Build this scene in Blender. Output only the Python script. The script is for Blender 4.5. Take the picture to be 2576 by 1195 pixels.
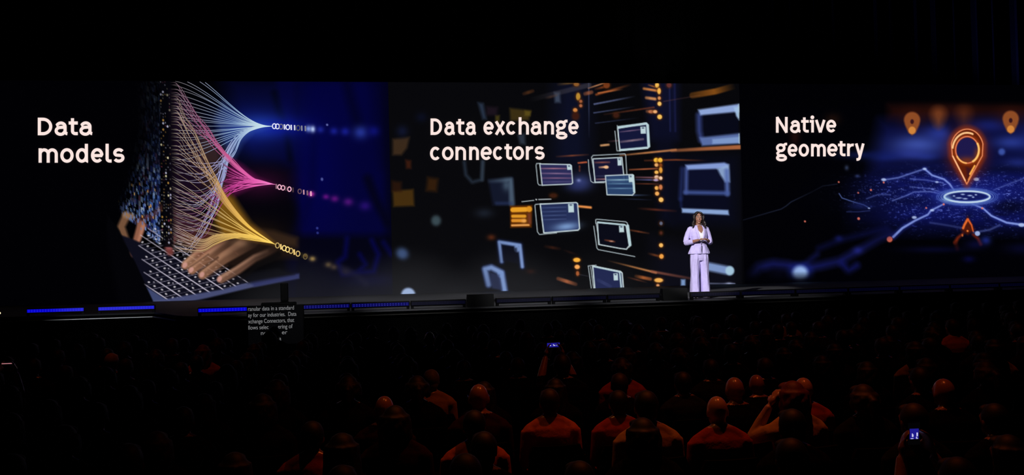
import bpy, bmesh, math, random
import numpy as np
from mathutils import Vector, Matrix

for o in list(bpy.data.objects):
    bpy.data.objects.remove(o, do_unlink=True)
SC = bpy.context.scene
COL = SC.collection
random.seed(7)
RNG = np.random.default_rng(11)
R = math.radians

# ------------------------------------------------------------------ camera
YAW, PITCH, ROLL = 0.16398991, 0.02100464, -0.02469334
CAM = np.array([0.0, 0.0, 2.35])
FOC, CX, CY = 2500.0, 1288.0, 597.5
_f = np.array([math.sin(YAW) * math.cos(PITCH), math.cos(YAW) * math.cos(PITCH), math.sin(PITCH)])
_r = np.array([math.cos(YAW), -math.sin(YAW), 0.0])
_u = np.cross(_r, _f)
_c, _s = math.cos(ROLL), math.sin(ROLL)
AX = np.array([_c * _r + _s * _u, -_s * _r + _c * _u, _f])
cam = bpy.data.cameras.new('camera')
cam.sensor_width = 36.0
cam.lens = 36.0 * FOC / 2576.0
cam.clip_end = 200
camo = bpy.data.objects.new('camera', cam)
COL.objects.link(camo)
m = Matrix.Identity(4)
for i in range(3):
    m[i][0], m[i][1], m[i][2], m[i][3] = AX[0][i], AX[1][i], -AX[2][i], CAM[i]
camo.matrix_world = m
SC.camera = camo

# ------------------------------------------------------------------ exposure, world, lights
vs = SC.view_settings
vs.view_transform = 'Standard'
vs.look = 'None'
vs.exposure = 0.0
vs.gamma = 1.0
vs.use_curve_mapping = False
w = bpy.data.worlds.new('hall')
SC.world = w
w.use_nodes = True
w.node_tree.nodes['Background'].inputs[0].default_value = (0.2, 0.25, 0.5, 1)
w.node_tree.nodes['Background'].inputs[1].default_value = 0.0004


def spot(name, loc, aim, power, color, deg, blend=0.6, size=0.15):
    l = bpy.data.lights.new(name, 'SPOT')
    l.energy, l.color, l.spot_size, l.spot_blend, l.shadow_soft_size = power, color, R(deg), blend, size
    o = bpy.data.objects.new(name, l)
    COL.objects.link(o)
    o.location = loc
    o.rotation_euler = (Vector(aim) - Vector(loc)).to_track_quat('-Z', 'Y').to_euler()
    return o


# follow spots on the presenter, wash lights on the stage floor and its front edge, warm house lights on the seats
spot('follow_spot', (-3.5, 4.0, 8.8), (6.95, 19.0, 2.42), 17500, (1.0, 0.97, 1.0), 6.4, 0.30, 0.10)
spot('follow_spot', (14.5, 9.0, 9.5), (6.95, 19.0, 2.45), 1700, (0.92, 0.90, 1.0), 7.0, 0.4, 0.12)
for wx, e_ in ((-1.2, 3200), (1.6, 5200), (4.4, 4200), (7.0, 1500)):
    spot('stage_wash', (wx, 10.0, 9.0), (wx, 24.4, 1.45), e_, (0.95, 0.97, 1.0), 16, 1.0, 0.2)
for wx, e_ in ((-1.0, 1700), (1.2, 3000), (3.4, 3000), (5.6, 2000), (8.6, 800)):
    spot('edge_wash', (wx, 10.0, 10.5), (wx, 19.2, 1.45), e_, (0.96, 0.97, 1.0), 11, 1.0, 0.2)
spot('edge_wash', (-9.0, 5.0, 3.4), (-4.6, 20.8, 1.36), 900, (0.9, 0.95, 1.0), 9, 1.0, 0.1)  # low unseen lamp added to brighten the wing nosing
spot('house_light', (3.5, 8.0, 9.0), (2.5, 7.3, 1.1), 380, (1.0, 0.15, 0.03), 56, 1.0, 0.10)
spot('house_light', (0.2, 9.0, 9.5), (1.6, 6.8, 1.0), 150, (1.0, 0.30, 0.07), 40, 1.0, 0.10)
spot('house_light', (6.5, 11.0, 10.0), (6.0, 12.0, 1.2), 140, (1.0, 0.14, 0.03), 58, 1.0, 0.15)
spot('house_light', (-2.4, 12.5, 9.0), (-2.2, 13.2, 1.1), 80, (1.0, 0.14, 0.03), 34, 1.0, 0.15)
spot('drape_wash', (25.5, 28.0, 6.6), (20.0, 29.2, 10.5), 900, (0.12, 0.14, 1.0), 52, 1.0, 0.3)
spot('drape_wash', (9.5, 28.0, 6.4), (9.5, 29.2, 11.0), 40, (1.0, 0.95, 0.95), 60, 1.0, 0.3)

# ------------------------------------------------------------------ materials
def lin(c):
    c = np.asarray(c, float) / 255.0
    return np.where(c <= 0.04045, c / 12.92, ((c + 0.055) / 1.055) ** 2.4)


MATS = {}


def mat(name, rgb, rough=0.6, metal=0.0, spec=0.5, var=0.12, scale=30.0, bump=0.0, emit=None, estr=1.0, sheen=0.0):
    """Principled material whose base colour is broken up by a noise texture; rgb in 0..255 display values"""
    if name in MATS:
        return MATS[name]
    mt = bpy.data.materials.new(name)
    mt.use_nodes = True
    nt = mt.node_tree
    b = nt.nodes['Principled BSDF']
    c = lin(rgb)
    tc = nt.nodes.new('ShaderNodeTexCoord')
    nz = nt.nodes.new('ShaderNodeTexNoise')
    nz.inputs['Scale'].default_value = scale
    nz.inputs['Detail'].default_value = 3.0
    nt.links.new(tc.outputs['Object'], nz.inputs['Vector'])
    rp = nt.nodes.new('ShaderNodeValToRGB')
    rp.color_ramp.elements[0].position = 0.3
    rp.color_ramp.elements[1].position = 0.7
    rp.color_ramp.elements[0].color = (*(c * (1 - var)), 1)
    rp.color_ramp.elements[1].color = (*np.minimum(c * (1 + var), 1), 1)
    nt.links.new(nz.outputs['Fac'], rp.inputs['Fac'])
    nt.links.new(rp.outputs['Color'], b.inputs['Base Color'])
    b.inputs['Roughness'].default_value = rough
    b.inputs['Metallic'].default_value = metal
    b.inputs['Specular IOR Level'].default_value = spec
    if sheen:
        b.inputs['Sheen Weight'].default_value = sheen
    if bump:
        bp = nt.nodes.new('ShaderNodeBump')
        bp.inputs['Strength'].default_value = bump
        bp.inputs['Distance'].default_value = 0.01
        nt.links.new(nz.outputs['Fac'], bp.inputs['Height'])
        nt.links.new(bp.outputs['Normal'], b.inputs['Normal'])
    if emit is not None:
        b.inputs['Emission Color'].default_value = (*lin(emit), 1)
        b.inputs['Emission Strength'].default_value = estr
        mt.cycles.emission_sampling = 'NONE'
    MATS[name] = mt
    return mt


def screen_mat(name):
    """a lit display: emission colour from the picture stored on the mesh, a dull dark face under it"""
    if name in MATS:
        return MATS[name]
    mt = bpy.data.materials.new(name)
    mt.use_nodes = True
    nt = mt.node_tree
    b = nt.nodes['Principled BSDF']
    at = nt.nodes.new('ShaderNodeAttribute')
    at.attribute_name = 'picture'
    b.inputs['Base Color'].default_value = (0.05, 0.05, 0.055, 1)
    b.inputs['Roughness'].default_value = 0.85
    b.inputs['Specular IOR Level'].default_value = 0.1
    nt.links.new(at.outputs['Color'], b.inputs['Emission Color'])
    b.inputs['Emission Strength'].default_value = 1.0
    mt.cycles.emission_sampling = 'NONE'
    MATS[name] = mt
    return mt


mat('black_drape', (16, 16, 18), 0.95, spec=0.05, scale=6)
mat('carpet', (14, 13, 14), 0.95, spec=0.05, scale=60, bump=0.3)
mat('stage_floor', (92, 92, 95), 0.75, spec=0.2, scale=3, var=0.08)
mat('stage_black', (3, 3, 3), 0.9, spec=0.03)
mat('aluminium', (190, 190, 192), 0.35, metal=0.8, scale=12)
mat('nosing_shaded', (70, 68, 64), 0.5, metal=0.5)  # same trim as the aluminium, darkened for the dimmer light on the front edge
mat('black_plastic', (8, 8, 9), 0.55, spec=0.25)
mat('grille', (12, 12, 13), 0.7, spec=0.2, scale=200, bump=0.5)
mat('frame_steel', (60, 60, 62), 0.35, metal=0.9)
mat('chair_fabric', (10, 10, 12), 0.9, spec=0.1, scale=80)
mat('led_blue', (2, 2, 10), 0.4, emit=(6, 4, 200), estr=1.0)
mat('led_core', (20, 20, 60), 0.4, emit=(70, 70, 255), estr=1.0)
mat('led_blue_dim', (2, 2, 6), 0.4, emit=(4, 4, 84), estr=1.0)
mat('led_core_dim', (20, 20, 60), 0.4, emit=(86, 86, 215), estr=1.0)
mat('led_blue_dimmest', (2, 2, 8), 0.5, emit=(2, 2, 20), estr=1.0)  # still glows faintly; emission stepped down to imitate lenses turned from view
mat('led_core_dimmest', (14, 14, 30), 0.5, emit=(4, 4, 28), estr=1.0)
mat('lettering', (40, 38, 37), 0.8, emit=(250, 228, 222), estr=1.0)


# ------------------------------------------------------------------ object helpers
def tag(o, label=None, cat=None, group=None, kind=None):
    if label: o['label'] = label
    if cat: o['category'] = cat
    if group: o['group'] = group
    if kind: o['kind'] = kind
    return o


def empty(name, loc=(0, 0, 0), rz=0.0):
    o = bpy.data.objects.new(name, None)
    o.empty_display_size = 0.2
    COL.objects.link(o)
    o.location = loc
    o.rotation_euler = (0, 0, rz)
    return o


def link(name, me, parent=None, material=None, smooth=False):
    o = bpy.data.objects.new(name, me)
    COL.objects.link(o)
    if parent is not None:
        o.parent = parent
    if material is not None:
        me.materials.clear()
        for q in (material if isinstance(material, (list, tuple)) else [material]):
            me.materials.append(MATS[q] if isinstance(q, str) else q)
    if smooth and len(me.polygons):
        me.polygons.foreach_set('use_smooth', [True] * len(me.polygons))
    return o


class MB:
    """collects simple solids, then links them as ONE mesh"""

    def __init__(self):
        self.v, self.f = [], []

    def add(self, vs, fs):
        n = len(self.v)
        self.v += [tuple(p) for p in vs]
        self.f += [tuple(i + n for i in q) for q in fs]
        return self

    def box(self, c, s, rx=0.0, rz=0.0, b=0.0):
        mx = Matrix.Rotation(rz, 3, 'Z') @ Matrix.Rotation(rx, 3, 'X')
        hx, hy, hz = s[0] / 2, s[1] / 2, s[2] / 2
        if b <= 0:
            vs = [Vector((x * hx, y * hy, z * hz)) for z in (-1, 1) for x, y in ((-1, -1), (1, -1), (1, 1), (-1, 1))]
            fs = [(3, 2, 1, 0), (4, 5, 6, 7)] + [(i, (i + 1) % 4, 4 + (i + 1) % 4, 4 + i) for i in range(4)]
        else:
            rings = []
            for z, k in ((-hz, b), (-hz + b, 0), (hz - b, 0), (hz, b)):
                x, y = hx - k, hy - k
                rings.append([Vector(p + (z,)) for p in ((-x + b, -y), (x - b, -y), (x, -y + b), (x, y - b), (x - b, y), (-x + b, y), (-x, y - b), (-x, -y + b))])
            vs = [p for r_ in rings for p in r_]
            fs = [tuple(range(7, -1, -1)), tuple(range(24, 32))]
            for r_ in range(3):
                fs += [(r_ * 8 + i, r_ * 8 + (i + 1) % 8, r_ * 8 + 8 + (i + 1) % 8, r_ * 8 + 8 + i) for i in range(8)]
        return self.add([mx @ p + Vector(c) for p in vs], fs)

    def tube(self, pts, rad, seg=10, flat=None):
        """closed tapering tube through pts; rad a number or one per point (number or (rx, ry))"""
        pts = [Vector(p) for p in pts]
        n = len(pts)
        if not isinstance(rad, (list, tuple)):
            rad = [rad] * n
        t = [(pts[min(i + 1, n - 1)] - pts[max(i - 1, 0)]).normalized() for i in range(n)]
        up = Vector(flat) if flat else (Vector((0, 1, 0)) if abs(t[0].y) < 0.9 else Vector((1, 0, 0)))
        vs, fs = [], []
        for i in range(n):
            a = (up - t[i] * up.dot(t[i])).normalized()
            up = a
            b = t[i].cross(a)
            rr = rad[i] if isinstance(rad[i], (list, tuple)) else (rad[i], rad[i])
            for k in range(seg):
                q = 2 * math.pi * k / seg
                vs.append(pts[i] + b * rr[0] * math.cos(q) + a * rr[1] * math.sin(q))
        for i in range(n - 1):
            for k in range(seg):
                fs.append((i * seg + k, i * seg + (k + 1) % seg, (i + 1) * seg + (k + 1) % seg, (i + 1) * seg + k))
        c0 = len(vs)
        vs += [pts[0] - t[0] * 0.4 * self._m(rad[0]), pts[-1] + t[-1] * 0.4 * self._m(rad[-1])]
        for k in range(seg):
            fs.append((c0, (k + 1) % seg, k))
            fs.append((c0 + 1, (n - 1) * seg + k, (n - 1) * seg + (k + 1) % seg))
        return self.add(vs, fs)

    @staticmethod
    def _m(r):
        return min(r) if isinstance(r, (list, tuple)) else r

    def rings(self, rs, seg=20, mod=None):
        """closed stack of horizontal ellipses (z, cx, cy, rx, ry)"""
        vs, fs = [], []
        for j, (z, cx, cy, rx, ry) in enumerate(rs):
            for k in range(seg):
                q = 2 * math.pi * k / seg
                g = 1.0 if mod is None else mod(q, z)
                vs.append((cx + rx * g * math.cos(q), cy + ry * g * math.sin(q), z))
        up = rs[-1][0] > rs[0][0]
        for j in range(len(rs) - 1):
            for k in range(seg):
                q = (j * seg + k, j * seg + (k + 1) % seg, (j + 1) * seg + (k + 1) % seg, (j + 1) * seg + k)
                fs.append(q if up else q[::-1])
        a, b = tuple(range(seg)), tuple((len(rs) - 1) * seg + k for k in range(seg))
        fs += [a[::-1], b] if up else [a, b[::-1]]
        return self.add(vs, fs)

    def ball(self, c, r, su=14, sv=10, rot=None):
        rx, ry, rz = r if isinstance(r, (list, tuple)) else (r, r, r)
        vs, fs = [], []
        for j in range(1, sv):
            a = math.pi * j / sv
            for k in range(su):
                q = 2 * math.pi * k / su
                vs.append(Vector((rx * math.sin(a) * math.cos(q), ry * math.sin(a) * math.sin(q), -rz * math.cos(a))))
        vs += [Vector((0, 0, -rz)), Vector((0, 0, rz))]
        for j in range(sv - 2):
            for k in range(su):
                fs.append((j * su + k, j * su + (k + 1) % su, (j + 1) * su + (k + 1) % su, (j + 1) * su + k))
        s0, s1 = len(vs) - 2, len(vs) - 1
        for k in range(su):
            fs.append((s0, (k + 1) % su, k))
            fs.append((s1, (sv - 2) * su + k, (sv - 2) * su + (k + 1) % su))
        if rot is not None:
            vs = [rot @ p for p in vs]
        return self.add([p + Vector(c) for p in vs], fs)

    def mesh(self, name):
        me = bpy.data.meshes.new(name)
        me.from_pydata(self.v, [], self.f)
        me.update()
        return me

    def build(self, name, material, parent=None, smooth=False):
        return link(name, self.mesh(name), parent, material, smooth)

    def fused(self, name, voxel, smooth_it=2, decimate=None):
        """fuse the overlapping solids into one continuous skin"""
        me = self.mesh(name)
        o = bpy.data.objects.new(name, me)
        COL.objects.link(o)
        rm = o.modifiers.new('remesh', 'REMESH')
        rm.mode = 'VOXEL'
        rm.voxel_size = voxel
        if smooth_it:
            sm = o.modifiers.new('smooth', 'SMOOTH')
            sm.factor, sm.iterations = 0.5, smooth_it
        if decimate:
            dc = o.modifiers.new('decimate', 'DECIMATE')
            dc.ratio = decimate
        dg = bpy.context.evaluated_depsgraph_get()
        out = bpy.data.meshes.new_from_object(o.evaluated_get(dg))
        bpy.data.objects.remove(o)
        bpy.data.meshes.remove(me)
        out.name = name
        out.polygons.foreach_set('use_smooth', [True] * len(out.polygons))
        return out


def slot_by(me, fn):
    """material index for every face from its centre"""
    n = len(me.polygons)
    c = np.empty(n * 3, np.float32)
    me.polygons.foreach_get('center', c)
    me.polygons.foreach_set('material_index', np.asarray(fn(c.reshape(-1, 3)), np.int32))


# ------------------------------------------------------------------ the hall
YW = 27.3173            # face of the LED wall
ZS, ZT = 1.45, 7.265    # stage deck, top of the LED wall
XB = [-8.95, 1.185, 11.32, 21.456]   # joints between the three screens


def struct(name, mb, m_):
    return tag(mb.build(name, m_), kind='structure')


struct('floor', MB().box((6, 11, -0.05), (76, 44, 0.1)), 'carpet')
struct('ceiling', MB().box((6, 11, 15.05), (76, 44, 0.1)), 'black_drape')
struct('wall_left', MB().box((-27, 11, 7.5), (0.1, 44, 15)), 'black_drape')
struct('wall_right', MB().box((39, 11, 7.5), (0.1, 44, 15)), 'black_drape')
struct('wall_rear', MB().box((6, -9, 7.5), (66, 0.1, 15)), 'black_drape')
wb = MB()
nx = 330
px_ = [-27 + 66 * i / nx for i in range(nx + 1)]
vs_ = [(x, 29.2 + 0.10 * math.sin(x * 9.0) + 0.05 * math.sin(x * 3.7), z) for z in (0, 15) for x in px_]
wb.add(vs_, [(i, i + 1, nx + 2 + i, nx + 1 + i) for i in range(nx)])
struct('wall_back', wb, 'black_drape')

# stage: deck with a set-back wing, black fascia, metal nosing
stage = tag(empty('stage', (0, 18.7, 0)), 'long dark grey stage deck with black skirt and metal edge', 'stage')
outline = [(-26.0, 20.8), (-3.85, 20.8), (-3.12, 19.05), (-2.80, 18.62), (32.0, 18.62), (32.0, 28.4), (-26.0, 28.4)]


def prism(pts, z0, z1):
    n = len(pts)
    vs = [(x, y, z0) for x, y in pts] + [(x, y, z1) for x, y in pts]
    return vs, [tuple(range(n))[::-1], tuple(range(n, 2 * n))] + [(i, (i + 1) % n, n + (i + 1) % n, n + i) for i in range(n)]


def local(o):
    """give a child of a moved parent world coordinates"""
    o.matrix_parent_inverse = o.parent.matrix_world.inverted() if o.parent.matrix_world != Matrix.Identity(4) else Matrix.Identity(4)
    return o


def under(o, parent):
    bpy.context.view_layer.update()
    o.parent = parent
    o.matrix_parent_inverse = parent.matrix_world.inverted()
    return o


under(MB().add(*prism(outline, ZS - 0.03, ZS)).build('deck', 'stage_floor'), stage)
ins = [(x, y + 0.02) for x, y in outline[:5]] + outline[5:]
under(MB().add(*prism(ins, 0.0, ZS - 0.03)).build('skirt', 'stage_black'), stage)


def nosing(a, b, m_):
    a, b = Vector((a[0], a[1], 0)), Vector((b[0], b[1], 0))
    d = b - a
    n = Vector((d.y, -d.x, 0)).normalized()
    c = (a + b) / 2 + n * 0.012
    return under(MB().box((c.x, c.y, 1.362), (d.length, 0.03, 0.016), rz=math.atan2(d.y, d.x)).build('nosing', m_), stage)


nosing((-26, 20.8), (-3.87, 20.8), 'aluminium')
nosing((-3.85, 20.78), (-3.13, 19.05), 'aluminium')
nosing((-3.12, 19.03), (-2.81, 18.63), 'nosing_shaded')
nosing((-2.79, 18.62), (32, 18.62), 'nosing_shaded')


# ------------------------------------------------------------------ the LED wall
# The slide artwork is drawn in slide units (one unit about a centimetre on the wall); to_wall turns them into metres on the flat screens.
def to_wall(x, y):
    x, y = np.asarray(x, float), np.asarray(y, float)
    a, b = (x - CX) / FOC, -(y - CY) / FOC
    d = [a * AX[0][i] + b * AX[1][i] + AX[2][i] for i in range(3)]
    return CAM[0] + d[0] * YW / d[1], CAM[2] + d[2] * YW / d[1]


def from_wall(X, Z):
    d = (X, np.full_like(X, YW), Z - CAM[2])
    q = [sum(AX[k][i] * d[i] for i in range(3)) for k in range(3)]
    return CX + FOC * q[0] / q[2], CY - FOC * q[1] / q[2]


class Slide:
    def __init__(self, x0, x1, step):
        self.nu, self.nv = int((x1 - x0) / step) + 1, int((ZT - ZS) / step) + 1
        gx, gz = np.meshgrid(np.linspace(x0, x1, self.nu), np.linspace(ZT, ZS, self.nv))
        self.gx, self.gz = gx, gz
        self.X, self.Y = from_wall(gx, gz)
        self.C = np.zeros(gx.shape + (3,))
        self.C[:] = (1, 1, 3)
        self.ux, self.vy = self.X[self.nv // 2], self.Y[:, self.nu // 2]

    def win(self, x0, y0, x1, y1):
        a = max(0, np.searchsorted(self.ux, x0 - 14) - 1)
        b = min(self.nu, np.searchsorted(self.ux, x1 + 14) + 1)
        c = max(0, np.searchsorted(self.vy, y0 - 22) - 1)
        d = min(self.nv, np.searchsorted(self.vy, y1 + 22) + 1)
        return (slice(c, d), slice(a, b))

    def put(self, s, m, col, mode='over'):
        m = m[..., None]
        col = np.asarray(col, float)
        if mode == 'add':
            self.C[s] += m * col
        else:
            self.C[s] = self.C[s] * (1 - m) + col * m

    def blob(self, x, y, rx, ry, col, a=1.0, rot=0.0, mode='over', p=2.0):
        r_ = max(rx, ry) * 2.6
        s = self.win(x - r_, y - r_, x + r_, y + r_)
        dx, dy = self.X[s] - x, self.Y[s] - y
        c, n = math.cos(R(rot)), math.sin(R(rot))
        d = ((dx * c + dy * n) / rx) ** 2 + ((-dx * n + dy * c) / ry) ** 2
        self.put(s, a * np.exp(-d ** (p / 2)), col, mode)

    def disc(self, x, y, rx, ry, col, a=1.0, soft=3.0, rot=0.0, mode='over'):
        r_ = max(rx, ry) + soft
        s = self.win(x - r_, y - r_, x + r_, y + r_)
        dx, dy = self.X[s] - x, self.Y[s] - y
        c, n = math.cos(R(rot)), math.sin(R(rot))
        d = np.sqrt(((dx * c + dy * n) / rx) ** 2 + ((-dx * n + dy * c) / ry) ** 2)
        q = np.clip((1 - d) * min(rx, ry) / soft + 0.5, 0, 1)
        self.put(s, a * q * q * (3 - 2 * q), col, mode)

    def poly(self, pts, col, a=1.0, soft=2.0, mode='over', shade=None):
        P = np.asarray(pts, float)
        s = self.win(P[:, 0].min() - soft, P[:, 1].min() - soft, P[:, 0].max() + soft, P[:, 1].max() + soft)
        x, y = self.X[s], self.Y[s]
        d = np.full(x.shape, 1e9)
        ins_ = np.zeros(x.shape, bool)
        for i in range(len(P)):
            (ax, ay), (bx, by) = P[i], P[(i + 1) % len(P)]
            ex, ey = bx - ax, by - ay
            t = np.clip(((x - ax) * ex + (y - ay) * ey) / (ex * ex + ey * ey + 1e-9), 0, 1)
            d = np.minimum(d, np.hypot(x - ax - t * ex, y - ay - t * ey))
            if abs(ey) > 1e-9:
                ins_ ^= ((ay > y) != (by > y)) & (x < (bx - ax) * (y - ay) / ey + ax)
        d = np.where(ins_, -d, d)
        m = a * np.clip(0.5 - d / soft, 0, 1)
        if shade is not None:
            m = m * np.clip(shade(x, y), 0, 1)
        self.put(s, m, col, mode)

    def line(self, pts, wd, col, a=1.0, soft=1.6, mode='over', fade=None):
        """wd: number or (start, end); fade: (alpha at start, middle, end)"""
        P = np.asarray(pts, float)
        w0, w1 = wd if isinstance(wd, tuple) else (wd, wd)
        L = np.hypot(*np.diff(P, axis=0).T)
        cum = np.concatenate([[0], np.cumsum(L)]) / max(L.sum(), 1e-6)
        k = max(w0, w1) / 2 + soft
        s = self.win(P[:, 0].min() - k, P[:, 1].min() - k, P[:, 0].max() + k, P[:, 1].max() + k)
        x, y = self.X[s], self.Y[s]
        d = np.full(x.shape, 1e9)
        tt = np.zeros(x.shape)
        for i in range(len(P) - 1):
            (ax, ay), (bx, by) = P[i], P[i + 1]
            ex, ey = bx - ax, by - ay
            t = np.clip(((x - ax) * ex + (y - ay) * ey) / (ex * ex + ey * ey + 1e-9), 0, 1)
            q = np.hypot(x - ax - t * ex, y - ay - t * ey)
            n = q < d
            d = np.where(n, q, d)
            tt = np.where(n, cum[i] + t * (cum[i + 1] - cum[i]), tt)
        m = a * np.clip(((w0 + (w1 - w0) * tt) / 2 - d) / soft + 0.5, 0, 1)
        if fade is not None:
            m = m * np.interp(tt, np.linspace(0, 1, len(fade)), fade)
        self.put(s, m, col, mode)

    def build(self, parent):
        nu, nv = self.nu, self.nv
        me = bpy.data.meshes.new('picture')
        co = np.stack([self.gx, np.full(self.gx.shape, YW), self.gz], -1).reshape(-1, 3)
        i = np.arange((nv - 1) * nu).reshape(nv - 1, nu)[:, :-1].reshape(-1)
        q = np.stack([i, i + nu, i + nu + 1, i + 1], -1)
        me.vertices.add(len(co))
        me.vertices.foreach_set('co', co.astype(np.float32).ravel())
        me.loops.add(q.size)
        me.loops.foreach_set('vertex_index', q.astype(np.int32).ravel())
        me.polygons.add(len(q))
        me.polygons.foreach_set('loop_start', np.arange(0, q.size, 4, dtype=np.int32))
        me.update(calc_edges=True)
        at = me.color_attributes.new('picture', 'FLOAT_COLOR', 'POINT')
        c = lin(np.clip(self.C, 0, 255)).reshape(-1, 3)
        at.data.foreach_set('color', np.concatenate([c, np.ones((len(c), 1))], 1).astype(np.float32).ravel())
        me.validate()
        o = link('picture', me, None, screen_mat('led_display'))
        return under(o, parent)


class Ribbon:
    """flat lit strokes lying on the wall, one mesh, colour along the stroke"""

    def __init__(self):
        self.v, self.f, self.c = [], [], []

    def stroke(self, P, wd, cols):
        P = np.asarray(P, float)
        n = len(P)
        w_ = np.broadcast_to(np.asarray(wd, float), (n,)) / 2
        T = np.gradient(P, axis=0)
        T /= np.hypot(T[:, 0], T[:, 1])[:, None] + 1e-9
        N = np.stack([-T[:, 1], T[:, 0]], 1)
        b = len(self.v)
        cols = np.broadcast_to(np.asarray(cols, float), (n, 3))
        for i in range(n):
            self.v.append(P[i] + N[i] * w_[i])
            self.v.append(P[i] - N[i] * w_[i])
            self.c += [cols[i], cols[i]]
        self.f += [(b + 2 * i, b + 2 * i + 2, b + 2 * i + 3, b + 2 * i + 1) for i in range(n - 1)]

    def build(self, name, parent, off, material=None):
        v = np.array(self.v)
        x, z = to_wall(v[:, 0], v[:, 1])
        me = bpy.data.meshes.new(name)
        me.from_pydata(np.stack([x, np.full(len(x), YW - off), z], 1).tolist(), [], self.f)
        if material is None:
            at = me.color_attributes.new('picture', 'FLOAT_COLOR', 'POINT')
            c = lin(np.clip(np.array(self.c), 0, 255))
            at.data.foreach_set('color', np.concatenate([c, np.ones((len(c), 1))], 1).astype(np.float32).ravel())
            material = screen_mat('led_display')
        return under(link(name, me, None, material), parent)


def arc(cx, cy, rx, ry, a0, a1, n=18):
    t = np.radians(np.linspace(a0, a1, n))
    return [(cx + rx * math.cos(q), cy + ry * math.sin(q)) for q in t]


def glyph(ch, x0, x1, xh, cap, s):
    """strokes (centre lines, y up from the base line) of a bold upright grotesque letter between x0 and x1"""
    h = s / 2
    L, Rr, M = x0 + h, x1 - h, (x0 + x1) / 2
    B, T = h, xh - h
    my, ry, rx = xh / 2, xh / 2 - h, (Rr - L) / 2
    if ch == 'D':
        mx = L + (Rr - L) * 0.32
        return [[(L, 0), (L, cap)], [(L, cap - h), (mx, cap - h)] + arc(mx, cap / 2, Rr - mx, cap / 2 - h, 88, -88) + [(mx, h), (L, h)]]
    if ch == 'N':
        return [[(L, 0), (L, cap)], [(Rr, 0), (Rr, cap)], [(L - h * .2, cap - h * .1), (Rr + h * .2, h * .1)]]
    if ch == 'a':
        sx = x1 - s * 0.95
        return [[(L + s * .02, xh * .70)] + arc((L + sx) / 2 + s * .1, xh * .62, (sx - L) / 2 - s * .1, xh * .38 - h, 155, 0, 14) + [(sx, s * 1.1)] + arc(sx + s * .75, s * 1.15, s * .75, s * .68, 185, 268, 6),
                [(sx, xh * .58), (L + (sx - L) * .6, xh * .575)] + arc(L + (sx - L) * .5, xh * .30 + h * .15, (sx - L) * .5, xh * .27 - h * .15, 85, 300, 14) + [(sx, xh * .27)]]
    if ch == 't':
        sx = x0 + (x1 - x0) * 0.42
        return [[(sx, cap * .96), (sx, s * 1.25)] + arc(sx + s * .95, s * 1.3, s * .95, s * .82, 185, 272, 8) + [(x1, h)], [(x0, T), (x1, T)]]
    if ch in 'nm':
        k = 1 if ch == 'n' else 2
        out = [[(L, 0), (L, xh)]]
        st = (Rr - L) / k
        for j in range(k):
            a, b = L + st * j, L + st * (j + 1)
            out.append([(a, xh * .62)] + arc((a + b) / 2, xh * .60, st / 2, xh * .40 - h, 165, 0, 14) + [(b, 0)])
        return out
    if ch == 'h':
        return [[(L, 0), (L, cap * 1.05)], [(L, xh * .62)] + arc(M, xh * .60, rx, xh * .40 - h, 165, 0, 14) + [(Rr, 0)]]
    if ch == 'o':
        return [arc(M, my, rx, ry + .3, 0, 362, 36)]
    if ch == 'd':
        sx = x1 - s * .75
        return [arc((L + sx) / 2, my, (sx - L) / 2, ry + .3, 0, 362, 32), [(sx, cap * 1.05), (sx, h * .9), (sx + h * 1.1, h * .75)]]
    if ch == 'e':
        return [[(L + .5, my - h * .1), (Rr, my - h * .1)] + arc(M, my, rx, ry + .3, 6, 318, 32)]
    if ch == 'c':
        return [arc(M, my, rx, ry + .3, 42, 318, 30)]
    if ch == 'l':
        return [[(L, cap * 1.05), (L, s * 1.2)] + arc(L + s * .85, s * 1.25, s * .85, s * .76, 185, 270, 8) + [(x1, h)]]
    if ch == 's':
        q = xh / 4 + h * .12
        return [arc(M, xh - h - q + h * .45, rx * .96, q - h * .4, 28, 225, 16) + arc(M, h + q - h * .45, rx, q - h * .4, 50, -155, 16)]
    if ch == 'x':
        return [[(x0 + h * .9, 0), (x1 - h * .9, xh)], [(x0 + h * .9, xh), (x1 - h * .9, 0)]]
    if ch == 'r':
        return [[(L, 0), (L, xh)], [(L, xh * .58)] + arc(L + (x1 - L) * .75, xh * .56, (x1 - L) * .75, xh * .44 - h, 170, 80, 10)]
    if ch == 'i':
        sx = x0 + (x1 - x0) * .68
        return [[(sx, 0), (sx, xh)], [(x0, T), (sx, T)], arc(sx - h * .15, cap * .96, h * .42, h * .42, 0, 380, 16)]
    if ch == 'v':
        return [[(x0 + h, xh), (M, 0)], [(x1 - h, xh), (M, 0)]]
    if ch == 'y':
        return [[(x0 + h, xh), (M + h * .2, 0)], [(x1 - h, xh), (M - h * .3, -xh * .20)] + arc(M - h * 1.6, -xh * .15, h * 1.3, h * 1.1, -10, -90, 8) + [(x0 + s * .6, -xh * .15 - h * 1.15)]]
    if ch == 'g':
        ux = rx * .82
        return [arc(L + ux, xh * .70, ux, xh * .30 - h * .55, 0, 362, 28), [(L + ux * 1.6, xh * .86), (Rr - h * .2, xh * 1.0), (x1, xh * 1.0)],
                [(L + ux * .5, xh * .40), (L + h * .1, xh * .27), (L + h * .6, xh * .13), (L + ux, xh * .10), (Rr - s * .5, xh * .085)],
                arc(M, -xh * .10, rx, xh * .21 - h * .35, 0, 362, 30)]
    return []


def words(parent, rows):
    for s, xh, cap, glyphs in rows:
        rb = Ribbon()
        for ch, x0, x1, base in glyphs:
            for st in glyph(ch, x0, x1, xh, cap, s):
                p = np.array(st, float)
                rb.stroke(np.stack([p[:, 0], base - p[:, 1]], 1), s, (250, 228, 222))
        rb.build('lettering', parent, 0.012, MATS['lettering'])


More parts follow.
